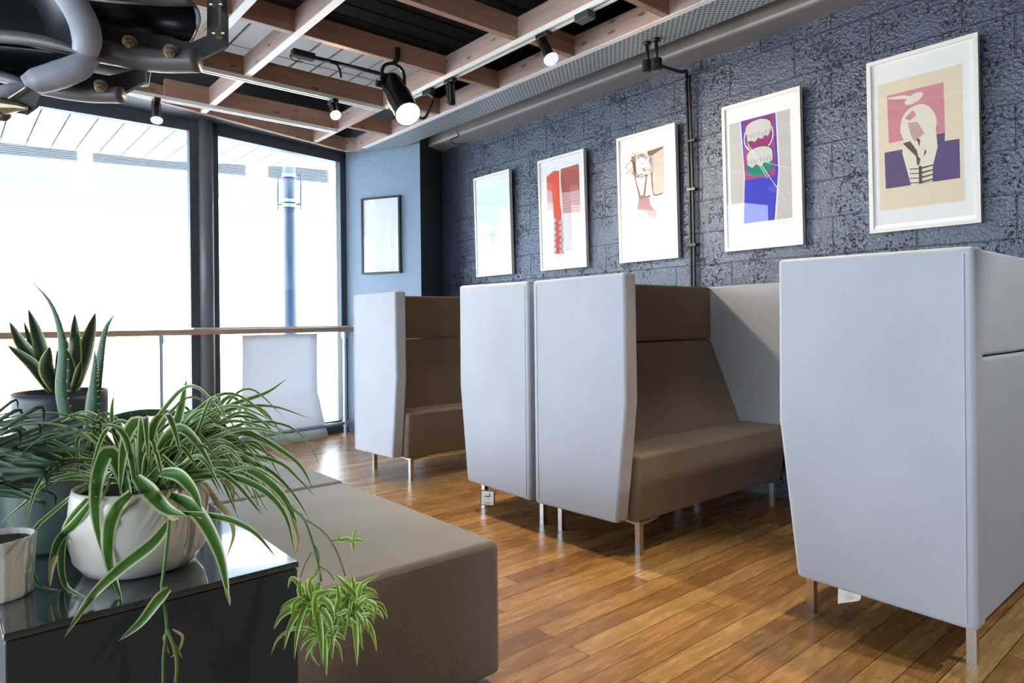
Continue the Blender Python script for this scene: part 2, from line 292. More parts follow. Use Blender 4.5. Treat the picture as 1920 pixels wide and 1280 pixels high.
# ------------------------------------------------------------------ mesh helpers
def mesh_obj(name, bm, mats, parent=None, smooth=False, loc=None):
    bmesh.ops.recalc_face_normals(bm, faces=bm.faces[:])
    me = bpy.data.meshes.new(name); bm.to_mesh(me); bm.free()
    for m in (mats if isinstance(mats, (list, tuple)) else [mats]): me.materials.append(m)
    if smooth: me.polygons.foreach_set('use_smooth', [True] * len(me.polygons))
    o = bpy.data.objects.new(name, me); COL.objects.link(o)
    if parent is not None: o.parent = parent
    if loc is not None: o.location = loc
    return o
def tag(o, label=None, cat=None, group=None, kind=None):
    if label: o['label'] = label
    if cat: o['category'] = cat
    if group: o['group'] = group
    if kind: o['kind'] = kind
    return o
def empty(name, loc, label, cat, group=None, rz=0):
    o = bpy.data.objects.new(name, None); COL.objects.link(o); o.location = loc; o.rotation_euler = (0, 0, rz); o.empty_display_size = 0.1
    return tag(o, label, cat, group)
def recenter(o, base=None):
    """move an object's origin to its own base without moving the mesh"""
    me = o.data; vs = [v.co for v in me.vertices]
    lo = Vector([min(v[i] for v in vs) for i in range(3)]); hi = Vector([max(v[i] for v in vs) for i in range(3)])
    c = Vector(((lo.x + hi.x) / 2, (lo.y + hi.y) / 2, lo.z)) if base is None else Vector(base)
    me.transform(Matrix.Translation(-c)); o.location = o.location + c
    return o
def localise(root):
    """children were built in world coordinates: shift their meshes so that they sit under the root"""
    for c in root.children:
        if c.type == 'MESH' and not c.get('_loc'):
            c.data.transform(Matrix.Translation(-root.location)); 
            for g in c.children:
                if g.type == 'MESH': g.data.transform(Matrix.Translation(-root.location))
def box(bm, x0, x1, y0, y1, z0, z1, mi=0, rot=None, org=None):
    co = [(x, y, z) for z in (z0, z1) for y in (y0, y1) for x in (x0, x1)]
    if rot is not None: co = [Vector(org) + rot @ (Vector(c) - Vector(org)) for c in co]
    v = [bm.verts.new(c) for c in co]
    for f in ((0, 1, 3, 2), (4, 6, 7, 5), (0, 4, 5, 1), (2, 3, 7, 6), (0, 2, 6, 4), (1, 5, 7, 3)):
        bm.faces.new([v[i] for i in f]).material_index = mi
    return v
def prism(bm, pts, vec, mi=0):
    a = [bm.verts.new(p) for p in pts]; b = [bm.verts.new(Vector(p) + Vector(vec)) for p in pts]
    n = len(pts); bm.faces.new(a).material_index = mi; bm.faces.new(b[::-1]).material_index = mi
    for i in range(n): bm.faces.new((a[i], b[i], b[(i + 1) % n], a[(i + 1) % n])).material_index = mi
def bevel(bm, w, seg=3, ang=25):
    bmesh.ops.recalc_face_normals(bm, faces=bm.faces[:])
    es = [e for e in bm.edges if len(e.link_faces) == 2 and e.calc_face_angle(0) > math.radians(ang)]
    bmesh.ops.bevel(bm, geom=es, offset=w, segments=seg, profile=0.5, affect='EDGES', clamp_overlap=True)
def soft(o):
    md = o.modifiers.new('wn', 'WEIGHTED_NORMAL'); md.keep_sharp = False; md.weight = 80
    return o
def spline(pts, n):
    pts = [Vector(p) for p in pts]
    if len(pts) == 2: return [pts[0].lerp(pts[1], i / n) for i in range(n + 1)]
    e = [pts[0] * 2 - pts[1]] + pts + [pts[-1] * 2 - pts[-2]]
    out = []; S = len(pts) - 1
    for i in range(n + 1):
        t = i / n * S; k = min(int(t), S - 1); u = t - k; a, b, c, d = e[k:k + 4]
        out.append(0.5 * ((2 * b) + (c - a) * u + (2 * a - 5 * b + 4 * c - d) * u * u + (3 * b - a - 3 * c + d) * u ** 3))
    return out
def tube(bm, path, r, seg=10, mi=0, cap=True, flat=1.0, updir=None):
    """r: number or list; flat: height/width ratio of the section"""
    path = [Vector(p) for p in path]; n = len(path)
    rs = r if isinstance(r, (list, tuple)) else [r] * n
    rings = []; prev = None
    for i, p in enumerate(path):
        t = (path[min(i + 1, n - 1)] - path[max(i - 1, 0)]); t = t.normalized() if t.length > 1e-9 else Vector((0, 0, 1))
        if updir is not None: s = t.cross(Vector(updir))
        elif prev is None: s = t.cross(Vector((0, 0, 1)) if abs(t.z) < 0.95 else Vector((1, 0, 0)))
        else: s = prev - t * prev.dot(t)
        s = s.normalized() if s.length > 1e-6 else Vector((1, 0, 0)); prev = s; u = t.cross(s)
        rings.append([bm.verts.new(p + s * math.cos(2 * PI * k / seg) * rs[i] + u * math.sin(2 * PI * k / seg) * rs[i] * flat) for k in range(seg)])
    for a, b in zip(rings, rings[1:]):
        for k in range(seg): bm.faces.new((a[k], a[(k + 1) % seg], b[(k + 1) % seg], b[k])).material_index = mi
    if cap:
        bm.faces.new(rings[0][::-1]).material_index = mi; bm.faces.new(rings[-1]).material_index = mi
    return rings
def lathe(bm, prof, c, seg=48, mi=0, close=True, rfun=None):
    rings = []
    for r, z in prof:
        rings.append([bm.verts.new((c[0] + r * (rfun(2 * PI * k / seg, z) if rfun else 1) * math.cos(2 * PI * k / seg), c[1] + r * (rfun(2 * PI * k / seg, z) if rfun else 1) * math.sin(2 * PI * k / seg), c[2] + z)) for k in range(seg)])
    for a, b in zip(rings, rings[1:]):
        for k in range(seg): bm.faces.new((a[k], a[(k + 1) % seg], b[(k + 1) % seg], b[k])).material_index = mi
    if close:
        bm.faces.new(rings[0][::-1]).material_index = mi; bm.faces.new(rings[-1]).material_index = mi
def leafs(bm, pts, w, hint=None, fold=0.22, ns=18, mi=0, prof=None, twist=0.0, bulge=0):
    """one leaf blade along pts, w wide; hint = direction the blade's width runs"""
    uvl = bm.loops.layers.uv.get('UVMap') or bm.loops.layers.uv.new('UVMap')
    path = spline(pts, ns); rows = []
    for i, p in enumerate(path):
        t = i / ns; tg = (path[min(i + 1, ns)] - path[max(i - 1, 0)]).normalized()
        if hint is None: s = tg.cross((p - CAM).normalized())
        else: s = Vector(hint) - tg * Vector(hint).dot(tg)
        if s.length < 1e-4: s = tg.cross(Vector((0, 0, 1)))
        s.normalize(); nrm = s.cross(tg).normalized()
        if nrm.z < 0: nrm = -nrm
        if twist: s = Matrix.Rotation(twist * t, 3, tg) @ s
        k = prof(t) if prof else (0.5 + 0.5 * math.sin(min(t / 0.35, 1) * PI / 2)) * max(0.0, 1 - t ** 2.6) ** 0.85
        hw = w * 0.5 * max(k, 0.02)
        row = []
        for u in (-1, -0.5, 0, 0.5, 1):
            row.append((bm.verts.new(p + s * hw * u + nrm * hw * fold * (abs(u) * 2 - 1)), (u + 1) / 2, t))
        rows.append(row)
    for a, b in zip(rows, rows[1:]):
        for k in range(4):
            q = (a[k], a[k + 1], b[k + 1], b[k]); f = bm.faces.new([x[0] for x in q]); f.material_index = mi; f.smooth = True
            for lp, x in zip(f.loops, q): lp[uvl].uv = (x[1], x[2])
def quad(bm, pts, mi=0):
    f = bm.faces.new([bm.verts.new(p) for p in pts]); f.material_index = mi; return f
def text_mesh(name, body, size, mat, mtx, parent):
    cu = bpy.data.curves.new(name, 'FONT'); cu.body = body; cu.size = size; cu.align_x = 'CENTER'; cu.resolution_u = 2
    t = bpy.data.objects.new(name, cu); COL.objects.link(t)
    bpy.context.view_layer.update()
    me = bpy.data.meshes.new_from_object(t.evaluated_get(bpy.context.evaluated_depsgraph_get()))
    bpy.data.objects.remove(t); me.materials.clear(); me.materials.append(mat); me.transform(mtx)
    o = bpy.data.objects.new(name, me); COL.objects.link(o); o.parent = parent; return o

def struct(name, bm, mats, **k):
    o = mesh_obj(name, bm, mats, **k); o['kind'] = 'structure'; return o

# ------------------------------------------------------------------ room shell
WX = 4.15           # block wall
GZ = 2.99           # underside of the timber grid
LX, BY = -3.8, -2.6 # left wall, back wall
C0 = Vector((3.756, 5.853, 0)); C1 = Vector((3.33, 6.66, 0))      # angled pier wall
FY = 6.38
bm = bmesh.new(); box(bm, LX - 0.2, WX + 0.15, BY - 0.2, 6.75, -0.1, 0.0); struct('floor', bm, M['floor'])
bm = bmesh.new(); box(bm, WX, WX + 0.15, BY - 0.2, 6.9, 0, 3.75); struct('wall_right', bm, M['block'])
bm = bmesh.new()
prism(bm, [(C0.x, C0.y, 0), (C1.x, C1.y, 0), (C1.x + 0.1, C1.y + 0.25, 0), (WX, 6.9, 0), (WX, 6.03, 0)], (0, 0, 3.75))
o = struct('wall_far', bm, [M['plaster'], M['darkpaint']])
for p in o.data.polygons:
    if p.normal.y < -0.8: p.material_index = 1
bm = bmesh.new(); box(bm, LX - 0.2, WX + 0.15, BY - 0.15, BY, 0, 3.75); struct('wall_back', bm, M['darkpaint'])
bm = bmesh.new()
box(bm, LX - 0.12, LX, BY, FY, 0, 0.08); box(bm, LX - 0.12, LX, BY, FY, 2.3, 3.75); box(bm, LX - 0.12, LX, BY, -1.4, 0.08, 2.3)
struct('wall_left', bm, M['darkpaint'])
bm = bmesh.new()
for y in (-1.36, 0.1, 1.5, 3.1, 4.7, 6.33): box(bm, LX - 0.1, LX - 0.02, y - 0.04, y + 0.04, 0.08, 2.3)
win = struct('window_3', bm, M['navyframe'])  # unseen windows, added for the side light on the sofa wings
bm = bmesh.new(); box(bm, LX - 0.065, LX - 0.058, -1.4, 6.33, 0.08, 2.3); mesh_obj('pane', bm, M['winglass'], win)
bm = bmesh.new(); box(bm, LX - 0.2, WX + 0.15, BY - 0.2, 6.9, 3.62, 3.75)
o = struct('ceiling', bm, M['void'])
bm = bmesh.new()
y = BY
while y < 5.0:                                   # boarded dark soffit above the grid
    box(bm, LX, WX, y, y + 0.17, 3.56, 3.58); y += 0.19
struct('trim_1', bm, M['void'])
# lighter boarded panel over the window end
bm = bmesh.new(); x = -1.0
while x < 3.3:
    box(bm, x, x + 0.162, 5.0, 5.50, 3.40, 3.42); box(bm, x, x + 0.162, 5.52, 6.15, 3.40, 3.42); x += 0.185
struct('trim_2', bm, M['panelgrey'])
bm = bmesh.new(); box(bm, -1.0, 3.3, 5.0, 6.2, 3.43, 3.45); struct('trim_3', bm, M['void'])

# facade: left flat run, right run turned a little
R0 = Vector((1.90, 6.385, 0)); R1 = Vector((3.33, 6.66, 0)); rd = (R1 - R0).normalized(); rn = Vector((rd.y, -rd.x, 0))
def frame_run(bm, a, b, z0, z1, th=0.08):
    a = Vector(a); b = Vector(b); d = (b - a).normalized(); n = Vector((-d.y, d.x, 0)) * th
    prism(bm, [(a.x, a.y, z0), (b.x, b.y, z0), (b.x + n.x, b.y + n.y, z0), (a.x + n.x, a.y + n.y, z0)], (0, 0, z1 - z0))
bm = bmesh.new()
frame_run(bm, (LX, FY, 0), (1.80, FY, 0), 2.89, 3.7); frame_run(bm, (LX, FY, 0), (1.80, FY, 0), 0.0, 0.13)
frame_run(bm, (1.68, FY - 0.01, 0), (1.76, FY - 0.01, 0), 0.0, 3.0); frame_run(bm, (-0.75, FY, 0), (-0.6, FY, 0), 0.0, 3.0); frame_run(bm, (-3.8, FY, 0), (-3.7, FY, 0), 0.0, 3.0)
win1 = struct('window_1', bm, M['navyframe'])
bm = bmesh.new(); frame_run(bm, (LX, FY + 0.035, 0), (1.70, FY + 0.035, 0), 0.1, 2.9, 0.008); mesh_obj('pane', bm, M['winglass'], win1)
bm = bmesh.new()
frame_run(bm, R0 - rd * 0.06, R1, 2.89, 3.7); frame_run(bm, R0, R1, 0.0, 0.13)
frame_run(bm, R0 - rd * 0.06, R0 + rd * 0.03, 0, 3.0); frame_run(bm, R1 - rd * 0.075, R1 + rd * 0.06, 0, 3.0)
win2 = struct('window_2', bm, M['navyframe'])
bm = bmesh.new(); frame_run(bm, R0 - rn * 0.035, R1 - rn * 0.035, 0.1, 2.9, 0.008); mesh_obj('pane', bm, M['winglass'], win2)
# round column on the mullion
bm = bmesh.new(); tube(bm, [(1.815, 6.37, 0), (1.815, 6.37, 3.7)], 0.062, 20)
o = struct('trim_4', bm, M['colmat'], smooth=True)
# dark header box between the timber border and the glass
def border_y(x): return 5.957 + (x - 1.1245) * 0.27
bm = bmesh.new()
prism(bm, [(-0.9, border_y(-0.9) + 0.02, 2.995), (3.27, border_y(3.27) + 0.02, 2.995), (3.33, 6.66, 2.995), (1.9, 6.40, 2.995), (-0.9, FY + 0.02, 2.995)], (0, 0, 0.6))
struct('trim_5', bm, M['navyframe'])
# steel beam boxed along the block wall
bm = bmesh.new(); box(bm, 3.91, WX, BY, 6.02, 3.017, 3.45); 
struct('trim_6', bm, M['rsj'])
bm = bmesh.new(); box(bm, 3.9, 3.93, BY, 5.98, 3.012, 3.03); struct('trim_7', bm, M['rsjl'])  # bottom flange edge, coloured paler for the light it catches
# perforated steel tray
bm = bmesh.new(); prism(bm, [(3.385, BY, GZ - 0.004), (3.65, BY, GZ - 0.004), (3.65, 5.99, GZ - 0.004), (3.385, 6.47, GZ - 0.004)], (0, 0, 0.012))
tray = tag(mesh_obj('perforated_cable_tray', bm, M['perf']), 'long perforated galvanised steel tray running overhead beside the block wall', 'cable tray')
recenter(tray)
# ------------------------------------------------------------------ timber grid
grid = empty('timber_ceiling_grid', (2.0, 3.5, GZ), 'open grid of pale pine joists hanging below the dark ceiling', 'ceiling grid')
def joist(a, b, axis, h=0.14, th=0.05, white=True):
    a = Vector(a); b = Vector(b); d = (b - a).normalized(); n = Vector((-d.y, d.x, 0)) * th / 2
    bm = bmesh.new(); prism(bm, [a - n, b - n, b + n, a + n], (0, 0, h)); bevel(bm, 0.002, 1)
    bm2 = bm
    o = mesh_obj('joist', bm2, [M['joist' + axis]], grid)
    return o
A1, A2, A3, A0 = 1.72, 2.87, 3.36, 1.337
z = GZ
JH = 0.14
for x, th in ((A0, .05), (A1, .05), (A2, .05), (A3, .045), (0.3, .05), (-0.7, .05)):
    ye = border_y(x) - 0.02 if x < 3.3 else 6.42
    if x == A0: ye = 4.99
    joist((x, BY, z), (x, ye, z), 'y', JH, th)
BYs = (1.6, 2.45, 3.28, 4.09, 5.02, 5.86)
for yb in BYs:
    prev = -1.6
    for xa in (-0.7, 0.3, A0, A1, A2):
        if yb > border_y(prev) - 0.1: prev = xa; continue
        joist((prev + 0.025, yb, z), (xa - 0.025, yb, z), 'x', JH); prev = xa
for yb in (0.8, 1.65, 2.46, 3.25, 4.08, 4.90, 5.73): joist((A2 + 0.025, yb, z), (A3 - 0.022, yb, z), 'x', JH)
joist((-0.9, border_y(-0.9), z - 0.006), (3.24, border_y(3.24), z - 0.006), 'x', JH)
joist((3.25, border_y(3.25) + 0.01, z - 0.006), (3.385, 6.42, z - 0.006), 'y', JH)
# white strip laid along the lower edge of these joists
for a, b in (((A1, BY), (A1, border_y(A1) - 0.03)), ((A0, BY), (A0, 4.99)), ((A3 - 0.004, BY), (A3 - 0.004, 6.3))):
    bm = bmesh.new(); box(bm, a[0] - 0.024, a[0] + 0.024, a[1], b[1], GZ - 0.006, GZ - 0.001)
    o = mesh_obj('edge_strip', bm, M['whiteedge'], grid); o['label'] = 'white lower edge of joist'
localise(grid)
# lighting tracks
def track(a, b, label):
    a = Vector(a); b = Vector(b); d = (b - a).normalized(); n = Vector((-d.y, d.x, 0))
    bm = bmesh.new()
    for s, w0 in ((-1, 0.030), (1, 0.030)):
        p = n * s
        prism(bm, [a + p * 0.012, b + p * 0.012, b + p * w0, a + p * w0], (0, 0, 0.03))
    prism(bm, [a - n * 0.012 + Vector((0, 0, .012)), b - n * 0.012 + Vector((0, 0, .012)), b + n * 0.012 + Vector((0, 0, .012)), a + n * 0.012 + Vector((0, 0, .012))], (0, 0, 0.018), 1)
    o = mesh_obj('lighting_track', bm, [M['white'], M['plate']]); tag(o, label, 'lighting track', 'white lighting tracks under the joists'); return recenter(o)
TZ = GZ - 0.032
track((A2, BY, TZ), (A2, 4.95, TZ), 'white lighting track under the joist nearest the block wall')
track((-1.2, 5.02, TZ), (A2 - .03, 5.02, TZ), 'white lighting track second from the windows, holding the glowing lamp')
track((0.1, 5.86, TZ), (A2 - .03, 5.86, TZ), 'white lighting track closest to the windows')

# ------------------------------------------------------------------ lamps
def cyl(bm, a, b, r, seg=20, mi=0, r2=None):
    tube(bm, [a, b], [r, r2 if r2 is not None else r], seg, mi)
def track_spot(pos, aim, label, lens, length=0.13, r=0.036, lr=0.042, drop=0.06, energy=0, color=(1, .8, .55), angle=70, group='small track spotlights'):
    """pos: point on the track; aim: direction the lamp points"""
    pos = Vector(pos); aim = Vector(aim).normalized()
    root = empty('track_spotlight', pos, label, 'spotlight', group)
    bm = bmesh.new(); box(bm, pos.x - .022, pos.x + .022, pos.y - .055, pos.y + .055, pos.z - .028, pos.z); bevel(bm, .003, 2); mesh_obj('adapter', bm, M['black'], root)
    bm = bmesh.new(); cyl(bm, pos - Vector((0, 0, .025)), pos - Vector((0, 0, drop + .02)), .009, 10); mesh_obj('stem', bm, M['black'], root, smooth=True)
    a = pos - Vector((0, 0, drop)); back = a - aim * length * 0.25; front = a + aim * length * 0.75
    bm = bmesh.new(); tube(bm, [back, back + aim * .012, front - aim * .02, front], [r * .7, r, r, lr], 24); b = mesh_obj('body', bm, M['blackgloss'], root, smooth=True)
    b.modifiers.new('e', 'EDGE_SPLIT')
    bm = bmesh.new(); tube(bm, [front + aim * .0005, front + aim * .012, front + aim * .016], [lr * .97, lr * .92, lr * .6], 24); mesh_obj('lens', bm, lens, root, smooth=True)
    localise(root)
    if energy: lamp_light('lamp_light', front + aim * .03, front + aim, energy, color, angle, parent=root)
    return root
def ctrk(px, py, y=None, x=None):
    p = on(px, py, 'z', TZ); 
    return Vector((A2, p.y, TZ)) if x else Vector((p.x, y, TZ))
track_spot(ctrk(294, 184, y=5.86), (-.05, -.32, -.8), 'small black track spotlight with white lens, in front of the left window', M['lampcool'], length=.17, r=.036, lr=.046)
track_spot(ctrk(627, 186, y=5.02), (-.05, -.6, -.8), 'small track spotlight glowing warm yellow under the middle track', M['lampwarm'], length=.12, energy=45, color=(1, .70, .36), angle=165)
track_spot(ctrk(1045, 72, x=1), (-.02, -.45, -.75), 'black track spotlight with white lens, topmost in view', M['lampcool'], length=.17, r=.032, lr=.05, drop=.07, energy=25, color=(1, .85, .68), angle=60)
track_spot(ctrk(850, 150, x=1), (.15, .12, -.9), 'small black track spotlight pointing straight down, unlit', M['black'], length=.15, r=.033, lr=.033)
# unseen lamps added on the track to light floor, plants and nearest sofa
track_spot((A2, 1.3, TZ), (-.38, .0, -1), 'black track spotlight added on the wall track outside the frame', M['lampon'], energy=105, color=(1, .78, .50), angle=66)
track_spot((A2, -0.3, TZ), (-2.5, 1.75, -2.1), 'black track spotlight added outside the frame, aimed at the plants', M['lampon'], energy=110, color=(1, .86, .68), angle=25)
track_spot((A2, -1.1, TZ), (.35, 1.75, -2.2), 'black track spotlight added outside the frame, aimed at the nearest sofa', M['lampon'], energy=130, color=(.95, .97, 1), angle=46)
# track connector block
bm = bmesh.new(); q = on(1098, 24, 'z', TZ); box(bm, A2 - .034, A2 + .034, q.y - .05, q.y + .06, TZ - .045, TZ - .001); bevel(bm, .003, 1)
recenter(tag(mesh_obj('track_connector', bm, M['plate']), 'dark grey connector block on the white track beside the tray', 'connector'))

# big theatre spotlight
root = empty('theatre_spotlight', (2.46, 4.05, 2.75), 'large black theatre spotlight glaring white, hung on a yoke from a joist', 'spotlight')
lb = P(733, 154, 4.68); lf = P(765, 214, 4.46); ax = (lf - lb).normalized()
bm = bmesh.new(); tube(bm, [lb - ax * .035, lb, lb + ax * .05, lb + (lf - lb) * .45, lb + (lf - lb) * .46, lf - ax * .03, lf], [.047, .074, .08, .08, .087, .087, .091], 32)
b = mesh_obj('body', bm, M['blackgloss'], root, smooth=True); b.modifiers.new('e', 'EDGE_SPLIT')
bm = bmesh.new(); tube(bm, [lf + ax * .001, lf + ax * .012], [.083, .066], 32); mesh_obj('lens', bm, M['lampon'], root)
bm = bmesh.new(); mid = lb.lerp(lf, .4); side = ax.cross(Vector((0, 0, 1))).normalized(); top = lb.lerp(lf, .15) + Vector((0, 0, .16)); mid = lb.lerp(lf, .15)
tube(bm, spline([mid + side * .085, top + side * .075 - Vector((0, 0, .04)), top, top - side * .075 - Vector((0, 0, .04)), mid - side * .085], 20), .009, 6, flat=1.4); mesh_obj('yoke', bm, M['black'], root)
bm = bmesh.new(); tp = on(746, 90, 'y', 4.045); tube(bm, [top, Vector((tp.x, 4.045, top.z + .03)), tp], .018, 8); mesh_obj('hanger_bar', bm, M['black'], root)
bm = bmesh.new(); cyl(bm, mid + side * .09, mid + side * .125, .022, 12); mesh_obj('knob', bm, M['black'], root)
bm = bmesh.new(); tube(bm, spline([lb.lerp(lf, .8) + Vector((.08, 0, .0)), P(788, 221, 4.6), P(798, 219, 4.65), P(806, 203, 4.75), P(812, 185, 4.85), Vector((A2, on(815, 172, 'z', TZ).y, TZ - .03))], 24), .010, 8)
mesh_obj('coiled_cable', bm, M['black'], root, smooth=True)
q = on(815, 172, 'z', TZ); bm = bmesh.new(); box(bm, A2 - .022, A2 + .022, q.y - .07, q.y + .05, TZ - .04, TZ - .001); bevel(bm, .003, 1); mesh_obj('adapter', bm, M['black'], root)
localise(root)
lamp_light('lamp_light', lf + ax * .04, lf + Vector((.55, -1.0, -.85)), 120, (1, .82, .58), 130, .07, parent=root)

# black conduit bar above the grid with junction box
root = empty('conduit_bar', (2.0, 4.6, 3.2), 'black conduit bar with a small junction box lying above the joists', 'conduit')
a = P(590, 108, 4.95); b = P(745, 146, 5.0)
bm = bmesh.new(); tube(bm, [a, b], .014, 10); mesh_obj('bar', bm, M['black'], root, smooth=True)
bm = bmesh.new(); c = P(572, 104, 4.95); rot = Matrix.Rotation(-.0, 3, 'Z'); box(bm, c.x - .10, c.x + .07, c.y - .03, c.y + .03, c.z - .025, c.z + .025); bevel(bm, .004, 1); mesh_obj('junction_box', bm, M['plate'], root)
bm = bmesh.new(); tube(bm, spline([P(620, 118, 4.95), P(632, 122, 4.95), P(638, 135, 4.95), P(639, 146, 4.95)], 10), .008, 8); mesh_obj('cable', bm, M['black'], root, smooth=True); bm = bmesh.new(); tube(bm, spline([P(556, 99, 4.93), P(544, 104, 4.93), P(552, 114, 4.93), P(568, 116, 4.93)], 10), .004, 6); mesh_obj('cable', bm, M['black'], root, smooth=True)
localise(root)

# conduit with two junction boxes, down the wall
root = empty('wall_conduit', (4.10, 2.85, 1.2), 'pair of black conduit pipes running down the block wall between two prints', 'conduit')
bm = bmesh.new()
e0 = Vector((4.10, 2.85, 2.935))
j1 = on(1214, 124, 'x', 3.54); j2 = on(1231, 121, 'x', 3.54)
for dx in (0, ):
    tube(bm, spline([e0 + Vector((0, 0, -.02)), (4.115, 2.84, 2.0), (4.115, 2.835, 1.0)], 12), .011, 8)
    tube(bm, spline([e0 + Vector((0, -.028, -.02)), (4.115, 2.812, 2.0), (4.115, 2.807, 1.0)], 12), .009, 8)
tube(bm, spline([j2, j2.lerp(e0, .75), e0 + Vector((0, 0, .02)), e0 + Vector((0, 0, -.05))], 16), .013, 8)
for j in (j1, j2): tube(bm, [j, Vector((j.x, j.y, GZ))], .012, 8); tube(bm, [Vector((j.x, j.y, GZ - .02)), Vector((j.x, j.y, GZ - .004))], .026, 12)
mesh_obj('pipe', bm, M['black'], root, smooth=True)
for j in (j1, j2):
    bm = bmesh.new(); tube(bm, [j + Vector((0, 0, .035)), j + Vector((0, 0, -.03)), j + Vector((0, 0, -.042))], [.036, .036, .02], 16); mesh_obj('junction_box', bm, M['black'], root)
for zz in (2.45, 2.1, 1.7):
    bm = bmesh.new(); box(bm, 4.10, 4.15, 2.79, 2.86, zz - .008, zz + .008); mesh_obj('pipe_clip', bm, M['black'], root)
localise(root)
# small wire hook on the boxed beam
bm = bmesh.new(); tube(bm, spline([P(855, 243, 6.2), P(860, 255, 6.15), P(845, 262, 6.1), P(855, 270, 6.15), P(875, 269, 6.3)], 14), .006, 6)
recenter(tag(mesh_obj('wire_loop', bm, M['plate'], smooth=True), 'loose grey wire loop hooked around the far end of the boxed beam', 'wire'))

# ------------------------------------------------------------------ sofas
SX0, SX1 = 2.47, 4.07
HX = (SX1 - SX0) / 2
def inter(a, b, t): return a + (b - a) * t
def make_sofa():
    root = empty('high_back_sofa', (0, 0, 0), '', 'sofa', 'high-back booth sofas standing across the room')
    # local: x along the sofa, y 0 = back face, +y = front
    prof = [(0.0, .165), (0.585, .178), (0.652, .77), (0.648, 1.39), (0.0, 1.385)]
    for s in (-1, 1):
        x = s * HX; bm = bmesh.new(); xo = x if s < 0 else x - .092
        prism(bm, [(xo, p[0], p[1]) for p in prof], (.092, 0, 0)); bevel(bm, .016, 4)
        wg = mesh_obj('wing_panel', bm, M['pale'], root, smooth=True); soft(wg)
        bm = bmesh.new()
        for xe in (x - s * .006, x - s * .086):
            pp = [(xe, p[0] + (.004 if p[0] < .1 else -.004), p[1]) for p in prof]
        # seam down the back corner and front corner
        for xe in (x + s * .0005,):
            tube(bm, [(xe, .03, .19), (xe, .028, 1.36)], .0022, 6)
        mesh_obj('piping', bm, M['pale'], wg)
    L = HX - .093
    bm = bmesh.new(); box(bm, -L, L, .006, .05, 1.032, 1.382); bevel(bm, .014, 3); soft(mesh_obj('upper_back_panel', bm, M['pale'], root, smooth=True))
    bm = bmesh.new(); box(bm, -L, L, .006, .05, .168, 1.027); bevel(bm, .014, 3); soft(mesh_obj('lower_back_panel', bm, M['pale'], root, smooth=True))
    bm = bmesh.new(); box(bm, -L, L, .051, .135, 1.032, 1.382); bevel(bm, .016, 3); soft(mesh_obj('headrest', bm, M['taupe'], root, smooth=True))
    bm = bmesh.new(); prism(bm, [(-L, .051, .17), (-L, .051, 1.027), (-L, .132, 1.027), (-L, .345, .503), (-L, .345, .17)], (2 * L, 0, 0)); bevel(bm, .014, 3); soft(mesh_obj('backrest', bm, M['taupe'], root, smooth=True))
    bm = bmesh.new(); prism(bm, [(-L, .346, .175), (-L, .346, .500), (-L, .665, .502), (-L, .632, .17)], (2 * L, 0, 0)); bevel(bm, .018, 4); soft(mesh_obj('seat', bm, M['taupe'], root, smooth=True))
    for sx in (-1, 1):
        for yy, sy in ((.055, 1), (.60, -1)):
            bm = bmesh.new(); xc = sx * (HX - .15)
            if sy > 0: yc = yy
            else: yc = yy
            box(bm, xc - .015, xc + .015, yc - .015, yc + .015, 0, .166)
            prism(bm, [(xc - .015, yc - .015, .15), (xc - .015, yc - .015, .166), (xc - .015, yc + sy * .13, .166), (xc - .015, yc + sy * .13, .160), (xc - .015, yc + sy * .02, .148)], (.03, 0, 0))
            prism(bm, [(xc, yc - .015, .145), (xc, yc - .015, .166), (xc - sx * .14, yc - .015, .166), (xc - sx * .14, yc - .015, .160)], (0, .03, 0))
            mesh_obj('leg', bm, M['chrome'], root)
    return root
def copy_tree(o, parent=None):
    c = o.copy(); COL.objects.link(c); c.parent = parent
    for ch in list(o.children): copy_tree(ch, c)
    return c
proto = make_sofa()
CX = (SX0 + SX1) / 2
spots = [(0.66, 0, 'pale blue-grey high-back sofa nearest the camera, seen from its side and back'),
         (2.725, PI, 'high-back sofa with brown seat facing right, in the middle of the room'),
         (2.765, 0, 'high-back sofa seen side-on, back to back with the middle sofa'),
         (4.845, PI, 'farthest high-back sofa beside the window counter, brown seat partly in view')]
sofas = []
for i, (yb, rz, lab) in enumerate(spots):
    s = proto if i == 0 else copy_tree(proto)
    s.location = (CX, yb, 0); s.rotation_euler = (0, 0, rz); s['label'] = lab; sofas.append(s)
# fire label under the nearest sofa
M['tagcard'] = simple('white label card', (0.80, 0.78, 0.73), 0.7); M['ink'] = simple('black print', (0.02, 0.02, 0.02), 0.7); M['redink'] = simple('red print', (0.65, 0.12, 0.06), 0.7)
def P_on_x(px, py, x): return on(px, py, 'x', x)
base = bpy.data.objects.new('care_tag', None)
bpy.data.objects.remove(base)
tc_ = [P_on_x(1572, 1085, 2.49), P_on_x(1571, 1131.5, 2.475), P_on_x(1611, 1126, 2.475), P_on_x(1614, 1121, 2.475), P_on_x(1614, 1085, 2.49)]
bm = bmesh.new(); s4 = sofas[0]; sl = Vector((CX, .66, 0))
n = (tc_[1] - tc_[0]).cross(tc_[2] - tc_[0]).normalized()
prism(bm, [p - sl for p in tc_], n * .001)
ct = mesh_obj('care_tag', bm, M['tagcard'], s4); ct['label'] = 'white fire safety label hanging under the side'
right = (P_on_x(1609, 1110, 2.478) - P_on_x(1575, 1114, 2.478)).normalized(); up = (tc_[0] - tc_[1]).normalized(); up = (up - right * up.dot(right)).normalized(); nn = right.cross(up)
